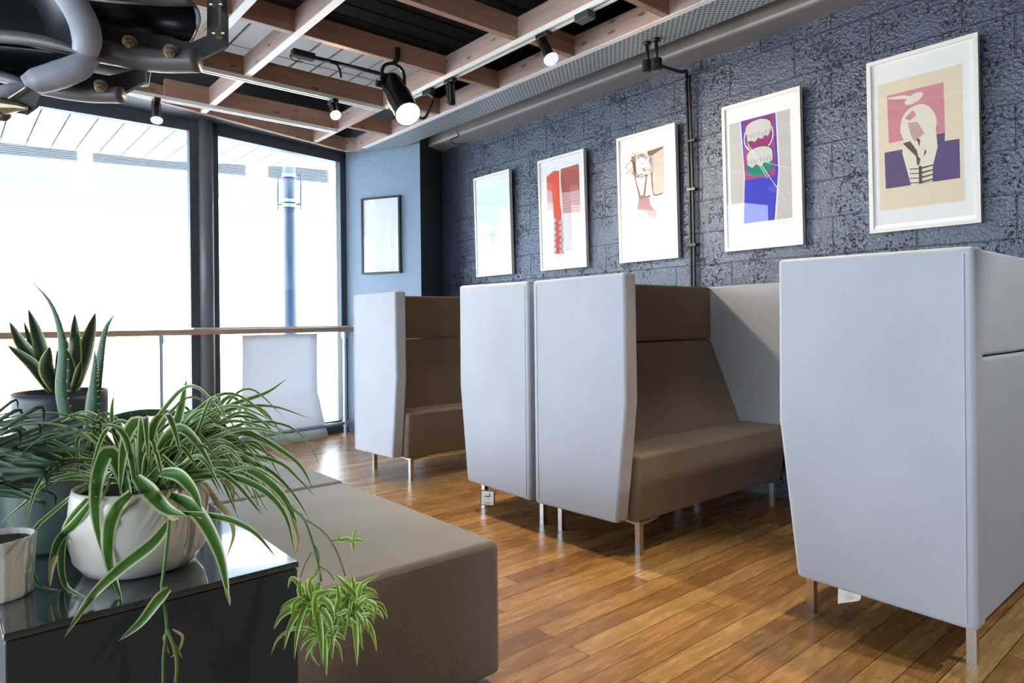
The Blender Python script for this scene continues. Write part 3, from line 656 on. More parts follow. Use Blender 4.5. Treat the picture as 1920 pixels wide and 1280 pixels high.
lines = [('materials meet the', 1097, 'ink'), ('for resistance to cigarette and', 1101.5, 'ink'), ('match ignition requirements and', 1105.5, 'ink'), ('are in line with', 1110, 'ink'), ('the 1988 safety regulations', 1114, 'ink'), ('CARELESSNESS', 1119.5, 'redink'), ('CAUSES FIRE', 1123.5, 'redink')]
for tx, py, mk in lines:
    c = P_on_x(1592.5, py, 2.4745) - sl
    mt = Matrix(((right.x, up.x, nn.x, c.x), (right.y, up.y, nn.y, c.y), (right.z, up.z, nn.z, c.z), (0, 0, 0, 1)))
    text_mesh('printed_text', tx, .0042 if mk == 'ink' else .0058, M[mk], mt, ct)
# swing tag on the sofa behind
s2 = sofas[2]; sl = Vector((CX, 2.765, 0)); bx = 2.482
def rectx(bm, pts, x, t, mi=0, off=sl): prism(bm, [P_on_x(px, py, x) - off for px, py in pts], (t, 0, 0), mi)
bm = bmesh.new(); rectx(bm, [(901, 918), (927.5, 920), (926.5, 948.5), (900.5, 946)], bx + .001, .004, 0); t2 = mesh_obj('swing_tag', bm, M['darkleaf'] if False else M['black'], s2); t2['label'] = 'square white tag with dark border hanging under the side'
bm = bmesh.new(); rectx(bm, [(903, 920), (925.5, 921.5), (924.8, 946.8), (902.3, 945)], bx, .001, 0); mesh_obj('tag_face', bm, M['tagcard'], t2)
bm = bmesh.new(); rectx(bm, [(909, 929.3), (917, 929.8), (917, 931.8), (909, 931.2)], bx - .0008, .0006, 0); rectx(bm, [(917, 925), (918.6, 925.1), (919.6, 931.4), (917.4, 931.2)], bx - .0008, .0006, 0); rectx(bm, [(909, 941.6), (919, 942), (919, 943), (909, 942.6)], bx - .0008, .0006, 0)
mesh_obj('tag_print', bm, M['ink'], t2)
bm = bmesh.new(); rectx(bm, [(914, 934.2), (916.2, 934.4), (916.2, 936.8), (914, 936.6)], bx - .0008, .0006, 0); mesh_obj('tag_mark', bm, M['redink'], t2)

# ------------------------------------------------------------------ bench modules
def bench(x0, x1, y0, y1, label, name='bench_seat'):
    root = empty(name, ((x0 + x1) / 2, (y0 + y1) / 2, 0), label, 'bench', 'grey upholstered bench modules')
    bm = bmesh.new(); box(bm, x0, x1, y0, y1, .03, .46); bevel(bm, .028, 5); soft(mesh_obj('upholstery', bm, M['bench'], root, smooth=True))
    bm = bmesh.new()
    for yy in (y0 + .006,):
        x = x0 + .04
        while x < x1 - .03:
            tube(bm, [(x, yy - .0055, .446), (x + .007, yy - .0055, .446)], .0012, 5); x += .012
    mesh_obj('stitching', bm, M['stitch'], root)
    bm = bmesh.new()
    for xx in (x0 + .08, x1 - .08):
        for yy in (y0 + .08, y1 - .08): cyl(bm, (xx, yy, 0), (xx, yy, .035), .02, 12)
    mesh_obj('foot', bm, M['black'], root)
    localise(root); return root
bench(.60, 1.36, 1.665, 2.752, 'grey upholstered bench module nearest the camera, beside the plant cabinet')
bench(.60, 1.365, 2.758, 3.83, 'grey upholstered bench module farther back, behind the spider plant')

# ------------------------------------------------------------------ cabinet
CZ = .69
root = empty('plant_cabinet', (.3, 1.85, 0), 'glossy slate-grey metal cabinet carrying the potted plants', 'cabinet')
bm = bmesh.new(); box(bm, .068, .532, 1.290, 2.45, .02, CZ - .014); bevel(bm, .003, 2); mesh_obj('body', bm, M['lacquerside'], root)
bm = bmesh.new(); box(bm, .066, .534, 1.287, 2.452, CZ - .012, CZ); bevel(bm, .003, 2); mesh_obj('top', bm, M['lacquer'], root)
localise(root)

# ------------------------------------------------------------------ pots and plants
def blocked(p):
    if .064 < p.x < .537 and 1.283 < p.y < 2.45 and p.z < CZ + .004: return True
    if PCV is not None and CZ <= p.z < CZ + .166 and math.hypot(p.x - PCV.x, p.y - PCV.y) < .126: return True
    return False
PCV = None
def clear(p):
    d = (p - CAM).normalized(); k = 0
    while blocked(p) and k < 200: p = p - d * .005; k += 1
    return p
def leafdepth(pts, d0, d1, zx=0, zy=680, sc=.46875):
    out = []; n = len(pts) - 1
    for i, p in enumerate(pts):
        d = d0 + (d1 - d0) * i / n
        out.append(P(zx + p[0] * sc, zy + p[1] * sc, d))
    if PCV is None: return out
    q = [clear(p) for p in spline(out, 14)]
    return q if len(out) > 2 else [clear(p) for p in out]
PC = Vector((.293, 1.478, CZ)); PCV = PC
root = empty('spider_plant', PC, 'variegated spider plant in a round off-white pot on the cabinet', 'potted plant')
bm = bmesh.new()
lathe(bm, [(.02, .0), (.075, .0), (.098, .008), (.114, .03), (.121, .065), (.122, .10), (.118, .145), (.114, .162), (.110, .164), (.107, .160), (.109, .12), (.02, .115)], PC, 64)
mesh_obj('pot', bm, M['glaze'], root, smooth=True)
bm = bmesh.new(); lathe(bm, [(.0001, .146), (.06, .150), (.108, .146)], PC, 32, close=False); mesh_obj('soil', bm, M['soil'], root)
D = (PC - CAM).dot(_f)
LV = [  # pixel path in the crop, width, depth offset start, end
 ([(510,530),(470,400),(425,362),(388,470),(382,610),(413,778)], 62, -.02, -.11),
 ([(560,470),(565,300),(545,236),(508,290),(488,400),(480,530)], 52, .0, -.09),
 ([(590,460),(605,350),(600,270),(575,232)], 62, .0, -.02),
 ([(620,450),(670,340),(715,215),(748,62)], 52, .02, .05),
 ([(600,440),(660,310),(720,262),(790,320),(862,442)], 44, .0, -.06),
 ([(545,458),(600,520),(665,585),(745,612)], 62, -.07, -.12),
 ([(700,600),(820,610),(920,628),(1020,680),(1105,778)], 26, -.11, -.10),
 ([(635,440),(710,448),(770,510),(808,590)], 50, -.03, -.11),
 ([(680,530),(760,570),(830,660),(885,790),(918,968)], 54, -.06, -.19),
 ([(525,520),(460,590),(432,690),(440,810),(492,962)], 52, -.04, -.15),
 ([(672,640),(610,720),(490,815),(370,930),(255,1100)], 46, -.12, -.21),
 ([(676,902),(630,950),(560,1040),(474,1112)], 38, -.17, -.21),
 ([(360,560),(300,640),(235,710),(207,800),(200,885)], 34, -.02, -.14),
 ([(350,540),(275,640),(245,760),(262,890),(350,942)], 30, -.02, -.12),
 ([(350,480),(230,580),(135,670),(120,780),(155,885),(245,912)], 16, -.0, -.12),
 ([(400,410),(270,370),(150,330),(0,312)], 34, .0, .02),
 ([(380,430),(200,470),(100,560),(0,642)], 18, .0, -.04),
 ([(400,390),(245,395),(150,490),(100,655)], 20, .0, -.08),
 ([(640,430),(760,285),(900,180),(1060,122),(1146,65)], 24, .02, .10),
 ([(650,440),(800,265),(950,182),(1100,176),(1252,228)], 16, .02, .10),
 ([(680,430),(850,300),(1000,238),(1150,252),(1240,330),(1278,412)], 13, .0, .08),
 ([(700,430),(860,290),(980,280),(1100,335),(1200,410),(1250,500)], 30, .0, .05),
 ([(700,440),(850,345),(1000,368),(1120,400),(1200,470),(1262,535)], 20, .0, .04),
 ([(720,460),(850,405),(980,420),(1080,480),(1150,560),(1185,660),(1190,760)], 36, -.02, .0),
 ([(720,470),(880,450),(1000,480),(1090,540),(1150,630),(1182,776)], 30, -.03, -.01),
 ([(700,400),(800,255),(950,178),(1050,188),(1132,292)], 18, .03, .08),
 ([(700,450),(850,432),(940,480),(1010,560),(1046,606)], 20, -.03, -.03),
 ([(470,340),(450,250),(448,180),(456,128)], 18, .02, .03),
 ([(490,430),(400,330),(350,290),(310,310),(318,440)], 28, .0, -.04),
 ([(480,300),(330,212),(200,240),(60,330)], 13, .02, .0),
 ([(690,440),(780,370),(900,360),(980,430),(1045,600)], 22, .0, -.02),
 ([(660,440),(740,330),(840,250),(940,205),(1030,120)], 18, .02, .10),
 ([(700,450),(900,385),(1060,420),(1170,520),(1245,640)], 18, .0, .02),
 ([(640,440),(560,380),(540,310),(520,330)], 30, .0, -.02),
 ([(660,460),(700,380),(730,300),(700,250)], 34, .0, .02),
 ([(420,450),(330,400),(250,330),(150,300),(30,300)], 16, .0, .0),
 ([(430,470),(300,430),(200,440),(100,450),(0,500)], 14, .0, -.02),
 ([(720,440),(860,350),(960,320),(1040,330),(1130,470)], 18, .01, .03),
 ([(600,470),(640,380),(690,330),(760,300),(880,320)], 30, .0, .05),
]
bm = bmesh.new()
for pts, wd, d0, d1 in LV:
    wp = leafdepth(pts, D + d0, D + d1)
    leafs(bm, wp, wd * .46875 / FPX * D * 1.05)
# more blades to fill the crown, mostly leaning right
rg = random.Random(3)
for i in range(85):
    bx_, by_ = rg.uniform(500, 760), rg.uniform(430, 500)
    right = rg.random() < .74
    if right:
        ex, ey = rg.uniform(880, 1210), rg.uniform(210, 640); pk = min(by_, ey) - rg.uniform(30, 150)
    else:
        ex, ey = rg.uniform(120, 500), rg.uniform(300, 600); pk = min(by_, ey) - rg.uniform(20, 110)
    mx_ = (bx_ + ex) / 2
    pts = [(bx_, by_), (bx_ * .65 + ex * .35, pk * .7 + by_ * .3), (bx_ * .35 + ex * .65, pk), (ex, ey)] if abs(ex - bx_) > 120 else [(bx_, by_), (mx_, pk), (ex, ey)]
    leafs(bm, leafdepth(pts, D + rg.uniform(-.04, .05), D + rg.uniform(-.06, .14)), rg.uniform(12, 27) * .46875 / FPX * D)
for i in range(26):
    a = rg.uniform(0, 2 * PI); rr = rg.uniform(.08, .17); z0 = .15
    b0 = PC + Vector((math.cos(a) * .02, math.sin(a) * .02, .14)); hh = rg.uniform(.08, .17)
    leafs(bm, [b0, b0 + Vector((math.cos(a) * rr * .4, math.sin(a) * rr * .4, hh * .8)), b0 + Vector((math.cos(a) * rr, math.sin(a) * rr, hh)), b0 + Vector((math.cos(a) * rr * 1.5, math.sin(a) * rr * 1.5, hh * .6))], rg.uniform(.012, .02), hint=(-math.sin(a), math.cos(a), 0))
f_ = mesh_obj('foliage', bm, M['spider'], root)
bm = bmesh.new()
for pts, wd, d0, d1 in [([(820,480),(870,560),(905,600),(935,680),(905,782)], 24, -.03, -.02), ([(800,490),(828,520),(822,600)], 16, -.05, -.06), ([(880,470),(930,500),(935,560)], 16, 0, 0),
        ([(1170,620),(1192,690),(1180,775)], 16, -.01, -.01), ([(225,770),(205,820),(200,895)], 22, -.13, -.145), ([(900,900),(915,940),(920,972)], 12, -.185, -.19), ([(660,610),(680,625),(720,622)], 20, -.11, -.12),
        ([(690,1065),(730,1095),(715,1150),(680,1180)], 10, -.17, -.17), ([(665,1080),(660,1110),(676,1165)], 16, -.17, -.17), ([(705,1130),(730,1185)], 8, -.17, -.17)]:
    bm = bmesh.new(); leafs(bm, leafdepth(pts, D + d0, D + d1), wd * .46875 / FPX * D)
    mesh_obj('dried_leaf', bm, M['dry'], root)['label'] = 'yellow and brown withered leaf'
bm = bmesh.new()
def tz(pts, d, r, sc=.46875, ox=0, oy=680): tube(bm, [clear(q) - _f * .004 for q in spline([P(ox + p[0] * sc, oy + p[1] * sc, d) for p in pts], 20)], r, 7)
tz([(682,628),(668,760),(652,890)], D - .15, .003); tz([(652,890),(665,980),(672,1060),(660,1160),(658,1290)], D - .17, .0028); tz([(672,1060),(700,1130),(712,1200),(706,1290)], D - .17, .003)
mesh_obj('runner', bm, M['stem'], root, smooth=True); bm = bmesh.new()
S7 = 1 / 3.369
def t7(pts, d0, d1, r):
    n_ = len(pts) - 1; tube(bm, [clear(q) for q in spline([P(450 + p[0] * S7, 900 + p[1] * S7, d0 + (d1 - d0) * i / n_) for i, p in enumerate(pts)], 14)], r, 6)
t7([(250,60),(320,170),(400,240),(450,370),(490,520),(512,640)], D, D - .04, .0022); t7([(400,240),(520,320),(600,430),(640,530),(665,605)], D - .02, D - .03, .0016)
t7([(452,450),(410,530),(380,612)], D - .02, D - .03, .0014); t7([(445,380),(490,450),(495,540),(470,600)], D - .02, D - .04, .0014); t7([(495,540),(560,580),(595,632)], D - .03, D - .04, .0014); t7([(575,380),(640,378),(705,392)], D - .02, D - .02, .001)
mesh_obj('runner', bm, M['stem'], root, smooth=True)
# hanging plantlets
def rosette(c, n, length, wd, seed, down=.5):
    bm = bmesh.new(); g = random.Random(seed)
    for i in range(n):
        a = 2 * PI * i / n + g.uniform(-.3, .3); l = length * g.uniform(.7, 1.15); el = g.uniform(-.2, 1.1)
        dr = R2 * math.cos(a) + U2 * math.sin(a) * .9 - _f * g.uniform(-.2, .7)
        p1 = c + dr * l * .4 + Vector((0, 0, l * .15)); p2 = c + dr * l * .8 + Vector((0, 0, l * .05)); p3 = c + dr * l + Vector((0, 0, -l * down * g.uniform(.2, 1)))
        leafs(bm, [clear(q) for q in (c, p1, p2, p3)], wd * g.uniform(.8, 1.2), ns=12)
    o = mesh_obj('plantlet', bm, M['spidery'], root); o['label'] = 'bright yellow-green plantlet hanging on a runner'; return o
dp = D - .04
for (zx, zy, n_, ln, wd_, sd) in ((610, 860, 9, .062, .0125, 1), (720, 850, 8, .058, .0115, 2), (480, 800, 10, .062, .0125, 3), (530, 980, 8, .055, .0105, 4), (430, 760, 8, .06, .0125, 5), (690, 730, 8, .052, .0115, 6), (740, 790, 6, .05, .012, 8)):
    rosette(P(450 + zx * S7, 900 + zy * S7, dp), n_, ln, wd_, sd)
rosette(P(450 + 712 * S7, 900 + 385 * S7, D - .02), 4, .028, .008, 7, down=-.6)
bm = bmesh.new()
for pts, wd_ in (([(520,980),(420,935),(330,940),(240,1000),(195,1108)], 26), ([(520,990),(470,1030),(455,1110),(505,1180)], 18), ([(730,830),(770,900),(765,985)], 34), ([(725,780),(800,730),(880,742)], 26), ([(745,760),(770,660),(885,592)], 34), ([(740,740),(660,650),(600,590)], 36), ([(720,700),(715,640),(705,588)], 30),
                 ([(750,850),(820,850),(850,890)], 26), ([(790,755),(850,790),(850,880)], 34), ([(470,860),(480,740),(560,700),(650,705)], 40), ([(600,840),(625,740),(610,630)], 40), ([(400,740),(340,790),(335,890)], 34), ([(450,740),(440,640),(520,570)], 30), ([(600,860),(560,930),(520,870)], 22), ([(610,850),(680,830),(680,930)], 30),
                 ([(560,950),(620,925),(682,965)], 20), ([(385,740),(375,680),(388,622)], 34)):
    leafs(bm, [clear(P(450 + p[0] * S7, 900 + p[1] * S7, dp - .02 - .01 * (i % 2))) for i, p in enumerate(pts)], wd_ * S7 / FPX * D, ns=12)
o = mesh_obj('plantlet', bm, M['spidery'], root); o['label'] = 'cluster of arching plantlet leaves over the cabinet corner'
localise(root)

# aloe in grey green pot
PG = Vector((.175, 1.66, CZ)); DG = (PG - CAM).dot(_f)
PG = P(92, 1052, 1.44); PG.z = CZ; DG = (PG - CAM).dot(_f)
root = empty('aloe_plant', PG, 'spiky green aloe in a tapered grey-green pot behind the spider plant', 'potted plant')
bm = bmesh.new(); lathe(bm, [(.02, 0), (.072, 0), (.083, .01), (.088, .05), (.092, .13), (.093, .222), (.089, .226), (.084, .22), (.084, .19), (.02, .188)], PG, 48); mesh_obj('pot', bm, M['greenpot'], root, smooth=True)
bm = bmesh.new(); lathe(bm, [(.0001, .205), (.084, .204)], PG, 24, close=False); mesh_obj('soil', bm, M['soil'], root)
bm = bmesh.new(); bs = bmesh.new()
def aloe_leaf(pts, ws, d0, d1, teeth=1):
    S = .25; n_ = len(pts) - 1; wp = [P(p[0] * S, 500 + p[1] * S, d0 + (d1 - d0) * i / n_) for i, p in enumerate(pts)]
    path = spline(wp, 22); rr = []
    for i in range(23):
        t = i / 22 * n_; k = min(int(t), n_ - 1); rr.append(max(.0008, (ws[k] + (ws[k + 1] - ws[k]) * (t - k)) * S * .5 / FPX * d0))
    tube(bm, path, rr, 12, flat=.42, updir=-_f)
    for i in range(1, 21, 1):
        tg = (path[i + 1] - path[i - 1]).normalized(); s = tg.cross(-_f).normalized()
        for sg in ((1,) if teeth == 1 else (1, -1)):
            q = path[i] + s * sg * rr[i] * .97; tube(bs, [q, q + s * sg * .004 + tg * .002], [.0016, .0002], 5)
        for u in (-.35, .4):
            q = path[i] - _f * rr[i] * .40 + s * u * rr[i]
            if i % 2 == 0: tube(bs, [q, q - _f * .0015], [.0011, .0006], 5)
aloe_leaf([(610,1560),(560,1300),(490,1100),(455,900),(470,650),(445,450),(370,260),(235,105)], [120,110,98,88,70,48,24,2], DG, DG - .02)
aloe_leaf([(640,1560),(680,1280),(700,1000),(740,750),(770,560),(800,450),(856,360)], [140,132,112,72,48,34,3], DG + .02, DG + .03)
aloe_leaf([(660,1400),(690,1100),(702,850),(712,720),(708,620)], [100,90,56,34,3], DG + .01, DG + .0)
aloe_leaf([(640,1400),(720,1230),(850,1150),(1050,1100),(1250,1095),(1500,1115),(1650,1130)], [90,85,75,62,50,34,10], DG + .04, DG + .14)
aloe_leaf([(400,1480),(200,1260),(60,1180),(-80,1160)], [80,60,40,16], DG, DG - .04)
aloe_leaf([(420,1560),(380,1350),(420,1180)], [80,60,6], DG, DG - .04)
mesh_obj('leaves', bm, M['aloe'], root, smooth=True); mesh_obj('spines', bs, M['aloespine'], root)
localise(root)

# snake plant in dark pot
DS = 1.72; PS = P(114, 722, DS); PS.z = CZ; hp = P(114, 733, DS).z - CZ; rp = 76 / FPX * DS
root = empty('snake_plant', PS, 'snake plant with yellow-edged leaves in a dark cylindrical pot', 'potted plant')
bm = bmesh.new(); lathe(bm, [(.02, 0), (rp * .9, 0), (rp * .94, .01), (rp, hp - .02), (rp, hp), (rp * .96, hp), (rp * .95, hp - .03), (.02, hp - .03)], PS, 48); mesh_obj('pot', bm, M['darkpot'], root, smooth=True)
bm = bmesh.new(); lathe(bm, [(.0001, hp - .02), (rp * .95, hp - .022)], PS, 24, close=False); mesh_obj('soil', bm, M['soil'], root)
bm = bmesh.new()
sp = lambda t: (.55 + .45 * math.sin(min(t / .5, 1) * PI / 2)) * max(0, 1 - t ** 3.2) ** .9
for pts, wd_, dd in (([(400,940),(250,700),(150,560),(72,412)], 98, .02), ([(390,940),(250,740),(58,588)], 92, -.02), ([(425,940),(330,700),(275,500),(213,318)], 104, .04), ([(415,930),(345,760),(372,598)], 108, -.05),
                     ([(430,940),(260,640),(178,408)], 56, .06), ([(545,940),(562,640),(560,350)], 100, .0), ([(560,920),(640,620),(716,343)], 116, .05), ([(530,940),(505,700),(480,500)], 84, .05), ([(545,930),(585,800),(606,708)], 56, -.03), ([(520,940),(530,760),(500,620)], 70, -.02), ([(430,950),(440,800),(430,620)], 60, .0)):
    leafs(bm, [P(p[0] * .25, 500 + p[1] * .25, DS + dd * (i / (len(pts) - 1))) for i, p in enumerate(pts)], wd_ * .25 / FPX * DS, fold=.3, prof=sp)
mesh_obj('leaves', bm, M['snake'], root)
localise(root)

# small ribbed white pot, bottom left
PW = P(-4, 1128, 1.17); PW.z = CZ
PW.x = max(PW.x, .03)
root = empty('ribbed_pot', PW, 'small white faceted pot of bare soil at the cabinet corner', 'plant pot')
rf = lambda a, z: 1 + .018 * math.cos(a * 22 + math.sin(z * 260) * 1.1) 
bm = bmesh.new(); lathe(bm, [(.01, 0), (.046, 0), (.050, .004)] + [(.050 + .006 * k / 10, .004 + .096 * k / 10) for k in range(1, 11)] + [(.056, .104), (.052, .104), (.050, .09), (.01, .088)], PW, 132, rfun=rf); mesh_obj('pot', bm, M['ribpot'], root, smooth=True)
bm = bmesh.new(); lathe(bm, [(.0001, .096), (.052, .094)], PW, 40, close=False); mesh_obj('soil', bm, M['soil'], root)
localise(root)

# tall dark planter with grassy plant at the left edge
PD = P(-175, 930, 1.36); zr = P(-60, 955, 1.30).z; PD.z = 0
root = empty('dark_planter', PD, 'tall dark planter with a dark strappy plant at the left edge', 'potted plant')
bm = bmesh.new(); lathe(bm, [(.01, 0), (.06, 0), (.062, .01), (.072, zr - .01), (.072, zr), (.066, zr), (.066, zr - .03), (.01, zr - .03)], PD, 36); mesh_obj('pot', bm, M['darkpot'], root, smooth=True)
bm = bmesh.new(); g = random.Random(11); c = Vector((PD.x, PD.y, zr - .02))
for i in range(70):
    tx, ty = g.uniform(-40, 370), g.uniform(150, 560) 
    e = P(tx * .46875, 680 + ty * .46875, 1.28 + g.uniform(-.08, .08)); ee = P((tx + 30) * .46875, 680 + (ty + g.uniform(0, 70)) * .46875, 1.28)
    m_ = c.lerp(e, .5) + Vector((0, 0, g.uniform(.01, .07)))
    if tx > 230 and ty > 430: continue
    leafs(bm, [c, m_, e, ee] if i % 2 else [c, m_, e], g.uniform(.006, .012), ns=12)
mesh_obj('foliage', bm, M['darkleaf'], root)
localise(root)

# ------------------------------------------------------------------ window counter
root = empty('window_counter', (1.6, 6.0, 0), 'long narrow timber counter on galvanised tubes along the windows', 'counter')
cdv = Vector((1, .19, 0)).normalized(); cn = Vector((-cdv.y, cdv.x, 0)); cr = Vector((3.26, 6.36, 0)); cl = cr - cdv * 3.9
bm = bmesh.new(); prism(bm, [(p.x, p.y, 1.078) for p in (cl, cr, cr + cn * .27, cl + cn * .27)], (0, 0, .046)); bevel(bm, .004, 2); mesh_obj('counter_top', bm, M['countertop'], root)
bm = bmesh.new(); q0 = cr - cdv * 1.62 + cn * .12; q1 = cr + cn * .24; prism(bm, [(p.x, p.y, 1.125) for p in (q0, q1 - cn * .12, q1 - cn * .02, q0 + cn * .1)], (0, 0, .014)); mesh_obj('white_shelf_liner', bm, M['white'], root)
for t in (.04, 1.9, 3.7):
    p = cr - cdv * t + cn * .12
    bm = bmesh.new(); cyl(bm, (p.x, p.y, .012), (p.x, p.y, 1.077), .02, 16); cyl(bm, (p.x, p.y, 1.01), (p.x, p.y, 1.075), .028, 16); cyl(bm, (p.x, p.y, .09), (p.x, p.y, .155), .028, 16); cyl(bm, (p.x, p.y, 0), (p.x, p.y, .014), .045, 16)
    mesh_obj('leg', bm, M['galv'], root, smooth=False)
a = cr - cdv * 3.7 + cn * .12; b = cr + cdv * .02 + cn * .12
bm = bmesh.new(); cyl(bm, (a.x, a.y, .122), (b.x, b.y, .122), .02, 16); mesh_obj('foot_rail', bm, M['galv'], root, smooth=True)
localise(root)
# white curved sheet under the counter
bm = bmesh.new(); rows = []
for i in range(15):
    t = i / 14; zz = 1.06 * (1 - t) + .003; fwd = -.06 * math.cos(t * 3) if t < .6 else -.02 - .33 * (t - .6) ** 1.4
    xl = 2.10 + .02 * t; xr_ = 2.89 + .10 * t ** 2
    row = []
    for k in range(9):
        u = k / 8; x = xl + (xr_ - xl) * u; yb = 6.425 + (x - 1.9) * .19 - .085 + fwd + .04 + .03 * math.sin(u * PI)
        row.append(bm.verts.new((x, yb - .05, zz)))
    rows.append(row)
for a, b in zip(rows, rows[1:]):
    for k in range(8): bm.faces.new((a[k], a[k + 1], b[k + 1], b[k]))
o = mesh_obj('curved_sheet', bm, M['sheet'], smooth=True); sm = o.modifiers.new('s', 'SOLIDIFY'); sm.thickness = .006
recenter(tag(o, 'white curved sheet standing upright under the window counter', 'sheet'))

# ------------------------------------------------------------------ pictures
pm = {}
def pmat(name, c, r=.8):
    if name not in pm: pm[name] = simple('print ' + name, c, r)
    return pm[name]
def picture(yl, yr, zb, zt, layers, label, lean=.026, paper=None):
    """layers: list of (material, [(u, v), ...]) on the sheet, v down"""
    X = 4.108; W = yl - yr; Hh = zt - zb; fr = .022; dp_ = .034
    root = empty('framed_print', (WX - .005, (yl + yr) / 2, zb), label, 'framed picture', 'white framed prints on the block wall')
    def pt(u, v, dx): return Vector((X - lean * (1 - v) + dx, yl - W * u, zt - Hh * v))
    bm = bmesh.new()
    for (u0, u1, v0, v1) in ((0, 1, 0, fr / Hh), (0, 1, 1 - fr / Hh, 1), (0, fr / W, fr / Hh, 1 - fr / Hh), (1 - fr / W, 1, fr / Hh, 1 - fr / Hh)):
        prism(bm, [pt(u0, v0, 0), pt(u1, v0, 0), pt(u1, v1, 0), pt(u0, v1, 0)], (dp_, 0, 0))
    mesh_obj('frame', bm, M['framewhite'], root)
    bm = bmesh.new(); prism(bm, [pt(.02, .012, .012), pt(.98, .012, .012), pt(.98, .988, .012), pt(.02, .988, .012)], (.018, 0, 0)); mesh_obj('mount', bm, M['mount'], root)
    bm = bmesh.new(); ms = []
    for i, (m, pl) in enumerate(layers):
        if m not in ms: ms.append(m)
        quad(bm, [pt(u, v, .0117 - .0003 * i) for u, v in pl], ms.index(m))
    if layers: mesh_obj('print', bm, ms, root)
    bm = bmesh.new(); quad(bm, [pt(.03, .02, .004), pt(.97, .02, .004), pt(.97, .98, .004), pt(.03, .98, .004)]); mesh_obj('glass', bm, M['picglass'], root)
    localise(root)
def ell(cu, cv, ru, rv, a0=0, a1=2 * PI, n=28, jit=0, seed=0, tilt=0):
    g = random.Random(seed)
    out = []
    for i in range(n):
        a = a0 + (a1 - a0) * i / (n if a1 - a0 > 6.2 else n - 1); k = 1 + g.uniform(-jit, jit)
        du, dv = ru * math.cos(a) * k, rv * math.sin(a) * k
        out.append((cu + du, cv + dv + tilt * du))
    return out
def rect(u0, u1, v0, v1): return [(u0, v0), (u1, v0), (u1, v1), (u0, v1)]
def line(p, q, w=.006):
    dx, dy = q[0] - p[0], (q[1] - p[1]) * 1.75; l = math.hypot(dx, dy); nx, ny = -dy / l * w, dx / l * w / 1.75
    return [(p[0] - nx, p[1] - ny), (q[0] - nx, q[1] - ny), (q[0] + nx, q[1] + ny), (p[0] + nx, p[1] + ny)]
cream = pmat('cream', (.78, .66, .50)); pink = pmat('pink', (.62, .25, .30)); purp = pmat('purple', (.13, .085, .20)); skin = pmat('ivory', (.80, .72, .60)); brown = pmat('brown', (.13, .08, .08)); rose = pmat('rose', (.58, .36, .34))
L5 = [(cream, rect(.10, .865, .14, .872)), (pink, [(.19, .215), (.705, .215), (.71, .488), (.20, .488)]), (purp, [(.155, .538), (.345, .538), (.62, .49), (.71, .49), (.705, .535), (.83, .538), (.83, .748), (.16, .748)]),
      (skin, [(.20, .228), (.33, .232), (.40, .245), (.40, .26), (.32, .252), (.20, .236)]), (skin, ell(.44, .266, .085, .026, tilt=-.15)),
      (skin, ell(.475, .42, .165, .115, jit=.02)), (skin, [(.34, .47), (.63, .44), (.645, .56), (.60, .66), (.595, .746), (.40, .748), (.365, .66), (.325, .56)]),
      (rose, [(.38, .395), (.47, .40), (.53, .47), (.44, .51), (.41, .47)]), (pink, [(.355, .365), (.43, .33), (.46, .36), (.40, .385)]),
      (brown, [(.33, .505), (.40, .50), (.46, .56), (.475, .61), (.45, .59)]), (brown, [(.455, .49), (.49, .50), (.485, .54)]), (brown, [(.45, .58), (.49, .61), (.475, .645), (.46, .64)]), (brown, [(.535, .56), (.52, .60), (.545, .58)])]
for k in range(4):
    v = .655 + k * .026; L5 += [(brown, [(.385, v), (.47, v + .005), (.60, v - .004), (.60, v + .003), (.50, v + .012), (.40, v + .006)])]
L5 += [(brown, rect(.475, .50, .65, .748))]
picture(1.612, 1.064, 1.650, 2.632, L5, 'white framed print of a pale figure on pink and purple, largest and rightmost')
grey = pmat('warm grey', (.52, .49, .47)); blue = pmat('ultramarine', (.045, .05, .50)); mag = pmat('magenta', (.28, .03, .16)); lil = pmat('plum', (.33, .06, .22)); ltg = pmat('light grey', (.58, .58, .56)); green = pmat('teal green', (.01, .22, .16)); lwh = pmat('white line', (.85, .80, .85)); dk = pmat('dark line', (.05, .05, .05))
L4 = [(grey, rect(.09, .87, .125, .82)), (lwh, [(.24, .125), (.71, .125), (.73, .5), (.675, .82), (.25, .82), (.275, .5)]), (blue, [(.25, .125), (.695, .125), (.715, .5), (.655, .82), (.255, .82), (.285, .5)]), (lil, rect(.285, .68, .13, .53)), (mag, rect(.29, .66, .13, .19)),
      (lwh, ell(.475, .255, .192, .105)), (mag, ell(.475, .255, .18, .098)), (dk, ell(.475, .190, .172, .052)), (ltg, ell(.475, .19, .165, .048, jit=.01)),
      (ltg, [(.31, .19), (.64, .19), (.635, .235), (.60, .265), (.56, .255), (.52, .275), (.47, .262), (.43, .285), (.38, .27), (.335, .275)]),
      (green, ell(.485, .445, .175, .075)), (dk, ell(.485, .372, .172, .052)), (ltg, ell(.485, .372, .165, .048)), (ltg, [(.32, .372), (.65, .372), (.65, .425), (.60, .44), (.55, .43), (.50, .455), (.44, .435), (.39, .455), (.33, .43)]),
      (lwh, line((.33, .28), (.60, .53), .004)), (lwh, line((.60, .53), (.80, .70), .003)), (lwh, line((.33, .30), (.58, .54), .003)), (lwh, line((.50, .42), (.83, .50), .002))]
for k in range(8): L4 += [(dk, line((.34 + .04 * k, .225 + .004 * (k % 3)), (.342 + .04 * k, .25 + .004 * (k % 3)), .0018)), (dk, line((.345 + .04 * k, .40), (.347 + .04 * k, .43), .0018))]
picture(2.558, 2.007, 1.626, 2.614, L4, 'white framed print with a blue band and two drum shapes in purple and green')
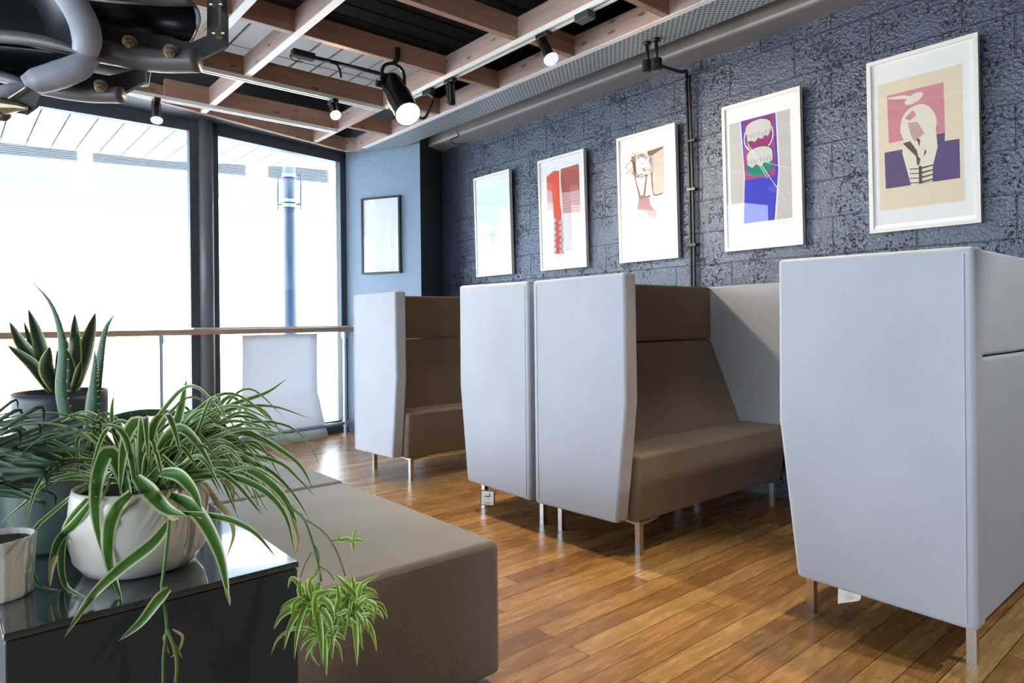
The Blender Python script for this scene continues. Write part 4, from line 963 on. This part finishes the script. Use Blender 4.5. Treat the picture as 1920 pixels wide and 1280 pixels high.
sep = pmat('sepia', (.25, .13, .09)); sepl = pmat('pale sepia', (.62, .54, .48)); ros2 = pmat('dusty rose', (.45, .22, .22)); off = pmat('off white', (.80, .77, .75)); rosl = pmat('pale rose', (.66, .52, .52))
g = random.Random(5)
L3 = [(off, rect(.12, .88, .13, .86)), (sepl, [(.53, .155), (.80, .15), (.80, .50), (.62, .51), (.58, .40), (.60, .30)]), (off, [(.30, .20), (.52, .17), (.60, .30), (.55, .50), (.38, .52), (.28, .38)]),
      (sep, [(.52, .16), (.80, .148), (.78, .165), (.60, .20), (.545, .19)]), (sep, [(.25, .17), (.315, .17), (.33, .30), (.30, .36)]), (sep, [(.29, .32), (.31, .34), (.40, .50), (.37, .505)]), (sep, [(.50, .33), (.515, .34), (.47, .50), (.43, .50), (.46, .44)]), (sep, [(.58, .32), (.60, .33), (.61, .48), (.64, .505), (.61, .505), (.585, .42)]),
      (ros2, [(.36, .51), (.53, .50), (.55, .575), (.66, .64), (.63, .67), (.50, .655), (.45, .61), (.33, .59)]), (off, [(.42, .61), (.47, .62), (.52, .66), (.50, .68)]), (rosl, [(.42, .74), (.60, .67), (.57, .745), (.46, .765)]), (sep, [(.36, .50), (.42, .485), (.50, .50), (.57, .495), (.55, .51), (.45, .515), (.38, .515)]), (sep, [(.61, .503), (.78, .497), (.76, .507), (.66, .512)])]
for k in range(260):
    a = g.uniform(0, 2 * PI); r = g.uniform(.5, 1) ** .5; u = .42 + .18 * r * math.cos(a); v = .26 + .10 * r * math.sin(a); s = g.uniform(.004, .016)
    L3.append((sep if g.random() < .55 else sepl, [(u, v - s * .4), (u + s, v), (u, v + s * .5), (u - s * .7, v + .001)]))
picture(3.500, 2.942, 1.617, 2.603, L3, 'white framed sepia and rose sketch print, beside the black conduit')
red = pmat('scarlet', (.72, .10, .055)); drk = pmat('brick red', (.42, .10, .08)); rl = pmat('faded red', (.62, .36, .36)); pal = pmat('pale pink', (.76, .70, .72)); bl2 = pmat('dusty blue', (.40, .42, .52))
L2 = [(pal, rect(.18, .90, .13, .84)), (red, [(.18, .16), (.34, .12), (.47, .13), (.485, .28), (.46, .40), (.49, .52), (.48, .86), (.29, .86), (.31, .55), (.29, .30), (.18, .27)]), (rl, [(.18, .27), (.29, .30), (.30, .46), (.18, .46)]),
      (off, [(.465, .12), (.50, .12), (.485, .3), (.505, .46), (.50, .86), (.48, .86), (.485, .5), (.46, .35)]), (drk, [(.505, .12), (.88, .115), (.88, .34), (.51, .33), (.49, .22)]), (rl, [(.51, .33), (.88, .34), (.885, .53), (.515, .51)])]
for k in range(7): L2.append((drk, line((.52, .35 + k * .025), (.88, .33 + k * .03), .0025)))
for k in range(12):
    L2.append((bl2, ell(.33 + .13 * (k % 2) + .02 * g.random(), .56 + k * .026, .036, .020, n=8)))
picture(4.424, 3.858, 1.615, 2.60, L2, 'white framed print of red and pink blocks, second from the corner')
pb = pmat('icy blue', (.74, .83, .88)); pb2 = pmat('icy blue line', (.50, .62, .70))
L1 = [(pb, rect(.10, .90, .12, .88)), (pb2, [(.36, .50), (.50, .49), (.62, .50), (.50, .505)]), (pb2, [(.42, .56), (.56, .56), (.54, .66), (.48, .70), (.43, .66)])]
picture(5.379, 4.823, 1.615, 2.606, L1, 'white framed print in very pale blue, closest to the corner pier')
# dark framed picture on the angled pier
d_ = (C1 - C0).normalized(); nrm = Vector((d_.y, -d_.x, 0)); nrm = nrm if nrm.dot(Vector((-1, -1, 0))) > 0 else -nrm
root = empty('dark_framed_picture', C0 + d_ * .47 + Vector((0, 0, 1.68)), 'black framed glazed picture hanging on the blue-grey pier by the window', 'framed picture')
def dg(s, z, o): return C0 + d_ * s + nrm * o + Vector((0, 0, z))
bm = bmesh.new(); s0, s1, z0, z1, fw = .225, .70, 1.68, 2.49, .02
for a0, a1, b0, b1 in ((s0, s1, z0, z0 + fw), (s0, s1, z1 - fw, z1), (s0, s0 + fw, z0 + fw, z1 - fw), (s1 - fw, s1, z0 + fw, z1 - fw)):
    prism(bm, [dg(a0, b0, .004), dg(a1, b0, .004), dg(a1, b1, .004), dg(a0, b1, .004)], nrm * .034)
mesh_obj('frame', bm, M['black'], root)
bm = bmesh.new(); prism(bm, [dg(s0 + .01, z0 + .01, .01), dg(s1 - .01, z0 + .01, .01), dg(s1 - .01, z1 - .01, .01), dg(s0 + .01, z1 - .01, .01)], nrm * .012); mesh_obj('sheet', bm, pmat('pale reflection sheet', (.80, .82, .88)), root)  # blank sheet kept pale to stand in for the window's reflection
bm = bmesh.new(); quad(bm, [dg(s0 + .015, z0 + .015, .03), dg(s1 - .015, z0 + .015, .03), dg(s1 - .015, z1 - .015, .03), dg(s0 + .015, z1 - .015, .03)]); mesh_obj('glass', bm, M['picglass'], root)
localise(root)

# ------------------------------------------------------------------ overhead machine, top left
MD = 2.75
root = empty('scoop_machine', P(200, 80, MD + .2), 'old industrial machine of dark scoops with rubber edges, hanging top left', 'machine')
def pp(l, d): return [P(x, y, d) for x, y in l]
def sweep(name, pts, r, mat, flat=1.0, n=26, seg=16, taper=False, parent=None, d=MD):
    bm = bmesh.new(); path = spline([P(*p) if len(p) == 3 else P(p[0], p[1], d) for p in pts], n)
    rr = r
    if isinstance(r, (list, tuple)):
        m_ = len(r) - 1; rr = []
        for i in range(n + 1):
            t = i / n * m_; k = min(int(t), m_ - 1); rr.append(r[k] + (r[k + 1] - r[k]) * (t - k))
    tube(bm, path, rr, seg, flat=flat, updir=None); return mesh_obj(name, bm, M[mat], parent or root, smooth=True)
# upper bucket: pale rim and dark shell
sweep('rim', [(92, -45, 2.75), (128, -8, 2.72), (154, 36, 2.70), (163, 72, 2.70), (160, 98, 2.72)], [.055, .055, .055, .054, .046], 'rubber')
sweep('rim', [(172, 104, 2.74), (150, 124, 2.72), (112, 140, 2.70), (70, 152, 2.68), (45, 158, 2.66)], [.035, .05, .054, .05, .03], 'rubber')
def shell(name, rimpts, back, mat, n=20, m=8):
    """curved dark sheet from a rim line back to a second line"""
    a = spline([P(*p) for p in rimpts], n); b = spline([P(*p) for p in back], n); bm = bmesh.new(); rows = []
    for j in range(m + 1):
        t = j / m; rows.append([bm.verts.new(a[i].lerp(b[i], t) + Vector((0, 0, -.10 * math.sin(t * PI)))) for i in range(n + 1)])
    for r0, r1 in zip(rows, rows[1:]):
        for i in range(n): bm.faces.new((r0[i], r0[i + 1], r1[i + 1], r1[i]))
    o = mesh_obj(name, bm, M[mat], root, smooth=True); s_ = o.modifiers.new('s', 'SOLIDIFY'); s_.thickness = .012; return o
shell('scoop', [(-90, -60, 2.8), (60, -45, 2.8), (128, 0, 2.78), (150, 60, 2.76), (150, 100, 2.78), (0, 66, 2.8), (-90, 60, 2.8)], [(-200, -80, 3.3), (0, -60, 3.4), (60, 0, 3.4), (70, 50, 3.4), (70, 70, 3.4), (0, 60, 3.4), (-120, 60, 3.4)], 'ducts')
shell('scoop', [(-90, 80, 2.8), (0, 88, 2.8), (80, 96, 2.8), (155, 106, 2.78), (110, 140, 2.76), (40, 158, 2.74), (-90, 150, 2.8)], [(-120, 90, 3.3), (0, 80, 3.3), (60, 80, 3.3), (90, 90, 3.3), (70, 105, 3.3), (30, 118, 3.3), (-120, 120, 3.3)], 'ducts')
bm = bmesh.new(); prism(bm, pp([(-120, -90), (60, -60), (150, 10), (160, 100), (40, 150), (-120, 150)], 3.25), _f * .05); mesh_obj('back_plate', bm, M['ducts'], root)
sweep('lip', [(-60, 66, 2.78), (0, 68, 2.76), (60, 74, 2.74), (115, 86, 2.73), (158, 101, 2.73)], [.03, .028, .026, .02, .006], 'rubberdark')
sweep('lip', [(-60, 140, 2.74), (-10, 142, 2.72), (30, 152, 2.70), (48, 160, 2.7)], [.025, .025, .02, .006], 'rubberdark')
sweep('rim', [(-60, 190, 2.6), (-20, 182, 2.62), (20, 168, 2.64), (44, 160, 2.66)], [.03, .03, .024, .012], 'rubber')
# drum behind
ax_a, ax_b = P(150, 30, 3.35), P(352, 42, 3.15)
bm = bmesh.new(); rows = []
for k in range(15):
    t = k / 14; ang = -1.3 + t * 2.6
    ya = 24 - math.sin(ang) * 48; rows.append((P(150, ya - 8, 3.35 - .14 * math.cos(ang)), P(352 + 20 * math.cos(ang) - 8, ya + 14, 3.12 - .14 * math.cos(ang))))
vv = [(bm.verts.new(a), bm.verts.new(a.lerp(b, .5)), bm.verts.new(b)) for a, b in rows]
for a, b in zip(vv, vv[1:]):
    for j in range(2): bm.faces.new((a[j], a[j + 1], b[j + 1], b[j]))
o = mesh_obj('drum', bm, M['ducts'], root, smooth=True); o.modifiers.new('s', 'SOLIDIFY').thickness = .015
sweep('rim', [(354, -2, 3.1), (370, 22, 3.0), (371, 46, 3.0), (358, 78, 3.08)], .010, 'rubber')
sweep('edge_strip', [(140, -10, 3.0), (220, -3, 2.98), (300, 3, 2.96), (356, 4, 2.95)], [.03, .034, .034, .03], 'rubberdark', flat=.5)
# bracket plates with bolts
bm = bmesh.new(); prism(bm, pp([(183, 40), (358, 80), (388, 66), (388, -20), (425, -20), (425, 86), (368, 114), (183, 84)], 3.05), _f * .02); mesh_obj('bracket', bm, M['plate'], root)
bm = bmesh.new(); prism(bm, pp([(130, 128), (205, 142), (272, 126), (272, 152), (228, 176), (110, 160)], 2.95), _f * .02); mesh_obj('bracket', bm, M['plate'], root)
sweep('edge_strip', [(184, 96, 2.92), (240, 106, 2.92), (300, 114, 2.92), (371, 114, 2.92)], .050, 'rubberdark', flat=1.0)
sweep('edge_strip', [(60, 166, 2.84), (120, 174, 2.84), (170, 178, 2.84), (228, 178, 2.84)], [.02, .028, .032, .034], 'rubberdark', flat=1.0)
shell('scoop', [(160, 112, 3.0), (190, 122, 3.0), (225, 132, 3.0), (270, 130, 3.0)], [(170, 100, 3.3), (200, 104, 3.3), (225, 112, 3.3), (285, 118, 3.3)], 'rubber', m=5)
for (x, y, d, r) in ((244, 79, 2.90, .023), (320, 95, 2.87, .022), (189, 160, 2.80, .019), (125, 147, 2.81, .017)):
    c = P(x, y, d); ah = (CAM - c).normalized(); bm = bmesh.new(); ah = (ah - U2 * .35 - R2 * .2).normalized(); tube(bm, [c + (c - CAM).normalized() * .16, c], r * .4, 10); tube(bm, [c, c + ah * .008], r * 1.35, 24); tube(bm, [c + ah * .007, c + ah * .03, c + ah * .034], [r * 1.05, r * 1.05, r * .8], 6); tube(bm, [c + ah * .03, c + ah * .05], r * .5, 12); b_ = mesh_obj('bolt', bm, M['brass'], root); b_['label'] = 'large hex nut on the bracket'
bm = bmesh.new(); tube(bm, [P(411, -20, 3.0), P(412, 50, 3.0)], .006, 8); mesh_obj('rod', bm, M['galv'], root)
for (x, y) in ((405, 8), (410, 62)):
    c = P(x, y, 3.0); bm = bmesh.new(); tube(bm, [c + Vector((0, 0, .02)), c - Vector((0, 0, .02))], .016, 8); tube(bm, [c - R2 * .028, c + R2 * .028], .007, 8); mesh_obj('bolt', bm, M['brass'], root)
bm = bmesh.new(); prism(bm, pp([(50, 162), (76, 178), (66, 200), (46, 214), (22, 210), (14, 190)], 2.62), _f * .015); mesh_obj('bracket', bm, M['plate'], root)
bm = bmesh.new(); tube(bm, [P(-20, 196, 2.6), P(8, 198, 2.6), P(8.5, 198, 2.6), P(34, 200, 2.6), P(50, 203, 2.6)], [.026, .024, .034, .018, .008], 12); tube(bm, [P(14, 186, 2.6), P(48, 164, 2.6)], .006, 8); mesh_obj('brass_fitting', bm, M['brass'], root)
bm = bmesh.new(); tube(bm, [P(-20, 216, 2.64), P(10, 217, 2.64), P(18, 216, 2.64)], [.02, .022, .01], 12); mesh_obj('end_cap', bm, M['plate'], root, smooth=True)
for dx in (60, 405):       # hangers up to the ceiling
    a = P(dx, -30, 3.05); bm = bmesh.new(); tube(bm, [a, Vector((a.x, a.y, 3.6))], .012, 8); mesh_obj('hanger', bm, M['plate'], root)
localise(root)

# ------------------------------------------------------------------ outside
bm = bmesh.new(); box(bm, -30, 40, 6.76, 45, -.12, -.02); box(bm, -30, LX - .2, -20, 6.76, -.12, -.02); struct('ground_outside', bm, M['pave']); bpy.data.objects['ground_outside'].name = 'floor_outside'
bm = bmesh.new(); x = -4.0
far = lambda x: 8.60 if x < .45 else (8.6 - (x - .45) * .13 if x < 2.0 else 8.40 - (x - 2.0) * .48)
while x < 6.2:
    x1 = x + .20
    prism(bm, [(x, 6.76, 3.05), (x1, 6.76, 3.05), (x1, far(x1), 3.05), (x, far(x), 3.05)], (0, 0, .05)); x += .2125
prism(bm, [(-4, 6.75, 3.065), (6.2, 6.75, 3.065), (6.2, far(6.2), 3.065), (2.0, 8.40, 3.065), (-4, 8.60, 3.065)], (0, 0, .06), 1)
struct('trim_8', bm, [M['outwhite'], M['outline']])
# post outside with bracket plates
pc = on(545, 600, 'y', 8.1); pc = Vector((pc.x, pc.y, 0))
root = empty('steel_post', pc, 'slate blue steel post with clamp brackets standing outside the right window', 'post')
bm = bmesh.new(); tube(bm, [pc, pc + Vector((0, 0, 3.6))], .075, 20); mesh_obj('post', bm, M['outpole'], root, smooth=True)
dpost = (pc - CAM).dot(_f)
for yy in (330, 377, 386):
    zc = P(545, yy, dpost).z; bm = bmesh.new(); tube(bm, [pc + Vector((0, 0, zc - .02)), pc + Vector((0, 0, zc + .02))], .085, 20); mesh_obj('clamp', bm, M['outwhite'], root)
bm = bmesh.new()
for xx in (521, 564): tube(bm, [P(xx, 318, dpost), P(xx, 394, dpost)], .008, 6)
for yy in (329, 383):
    for xx, x2 in ((521, 533), (564, 556)): tube(bm, [P(xx, yy, dpost), P(x2, yy, dpost)], .012, 6)
mesh_obj('bracket_rods', bm, M['outpole'], root)
localise(root)
# building opposite
bd = Vector((.978, -.208, 0)); bn = Vector((.208, .978, 0)); B0 = P(160, 606, 13.0); B0.z = 0
root = empty('opposite_building', B0, 'bright white building with louvred band across the street, overexposed', 'building')
def bquad(bm, s0, s1, z0, z1, o, th=.1, mi=0):
    a = B0 + bd * s0 + bn * o; b = B0 + bd * s1 + bn * o
    prism(bm, [(a.x, a.y, z0), (b.x, b.y, z0), (b.x, b.y, z1), (a.x, a.y, z1)], bn * th, mi)
zt_ = lambda py: P(160, py, 13.0).z
bm = bmesh.new(); bquad(bm, -14, 16, -.05, 7.5, 0, .5); mesh_obj('wall', bm, M['outwall'], root)
bm = bmesh.new()
zA, zB = zt_(276), zt_(302)
for k in range(9):
    zz = zB + (zA - zB) * k / 8
    for s0, s1 in ((-9, -.1), (.15, 2.95), (3.4, 4.7), (5.3, 8.5)): bquad(bm, s0, s1, zz - .009, zz + .009, -.05, .05)
mesh_obj('louvre_band', bm, M['louvre'], root)
bm = bmesh.new()
for s0 in (-8.2, -5.4, -2.7, .2, 3.0, 5.8): bquad(bm, s0, s0 + 2.4, zt_(352), zt_(312), -.03, .03)
mesh_obj('window', bm, M['outglass'], root)
bm = bmesh.new(); bquad(bm, -12, 14, zt_(388) - .02, zt_(388) + .02, -.05, .05); bquad(bm, -12, 14, zt_(373) - .006, zt_(373) + .006, -.05, .05)
mesh_obj('band', bm, M['outglass'], root)
localise(root)
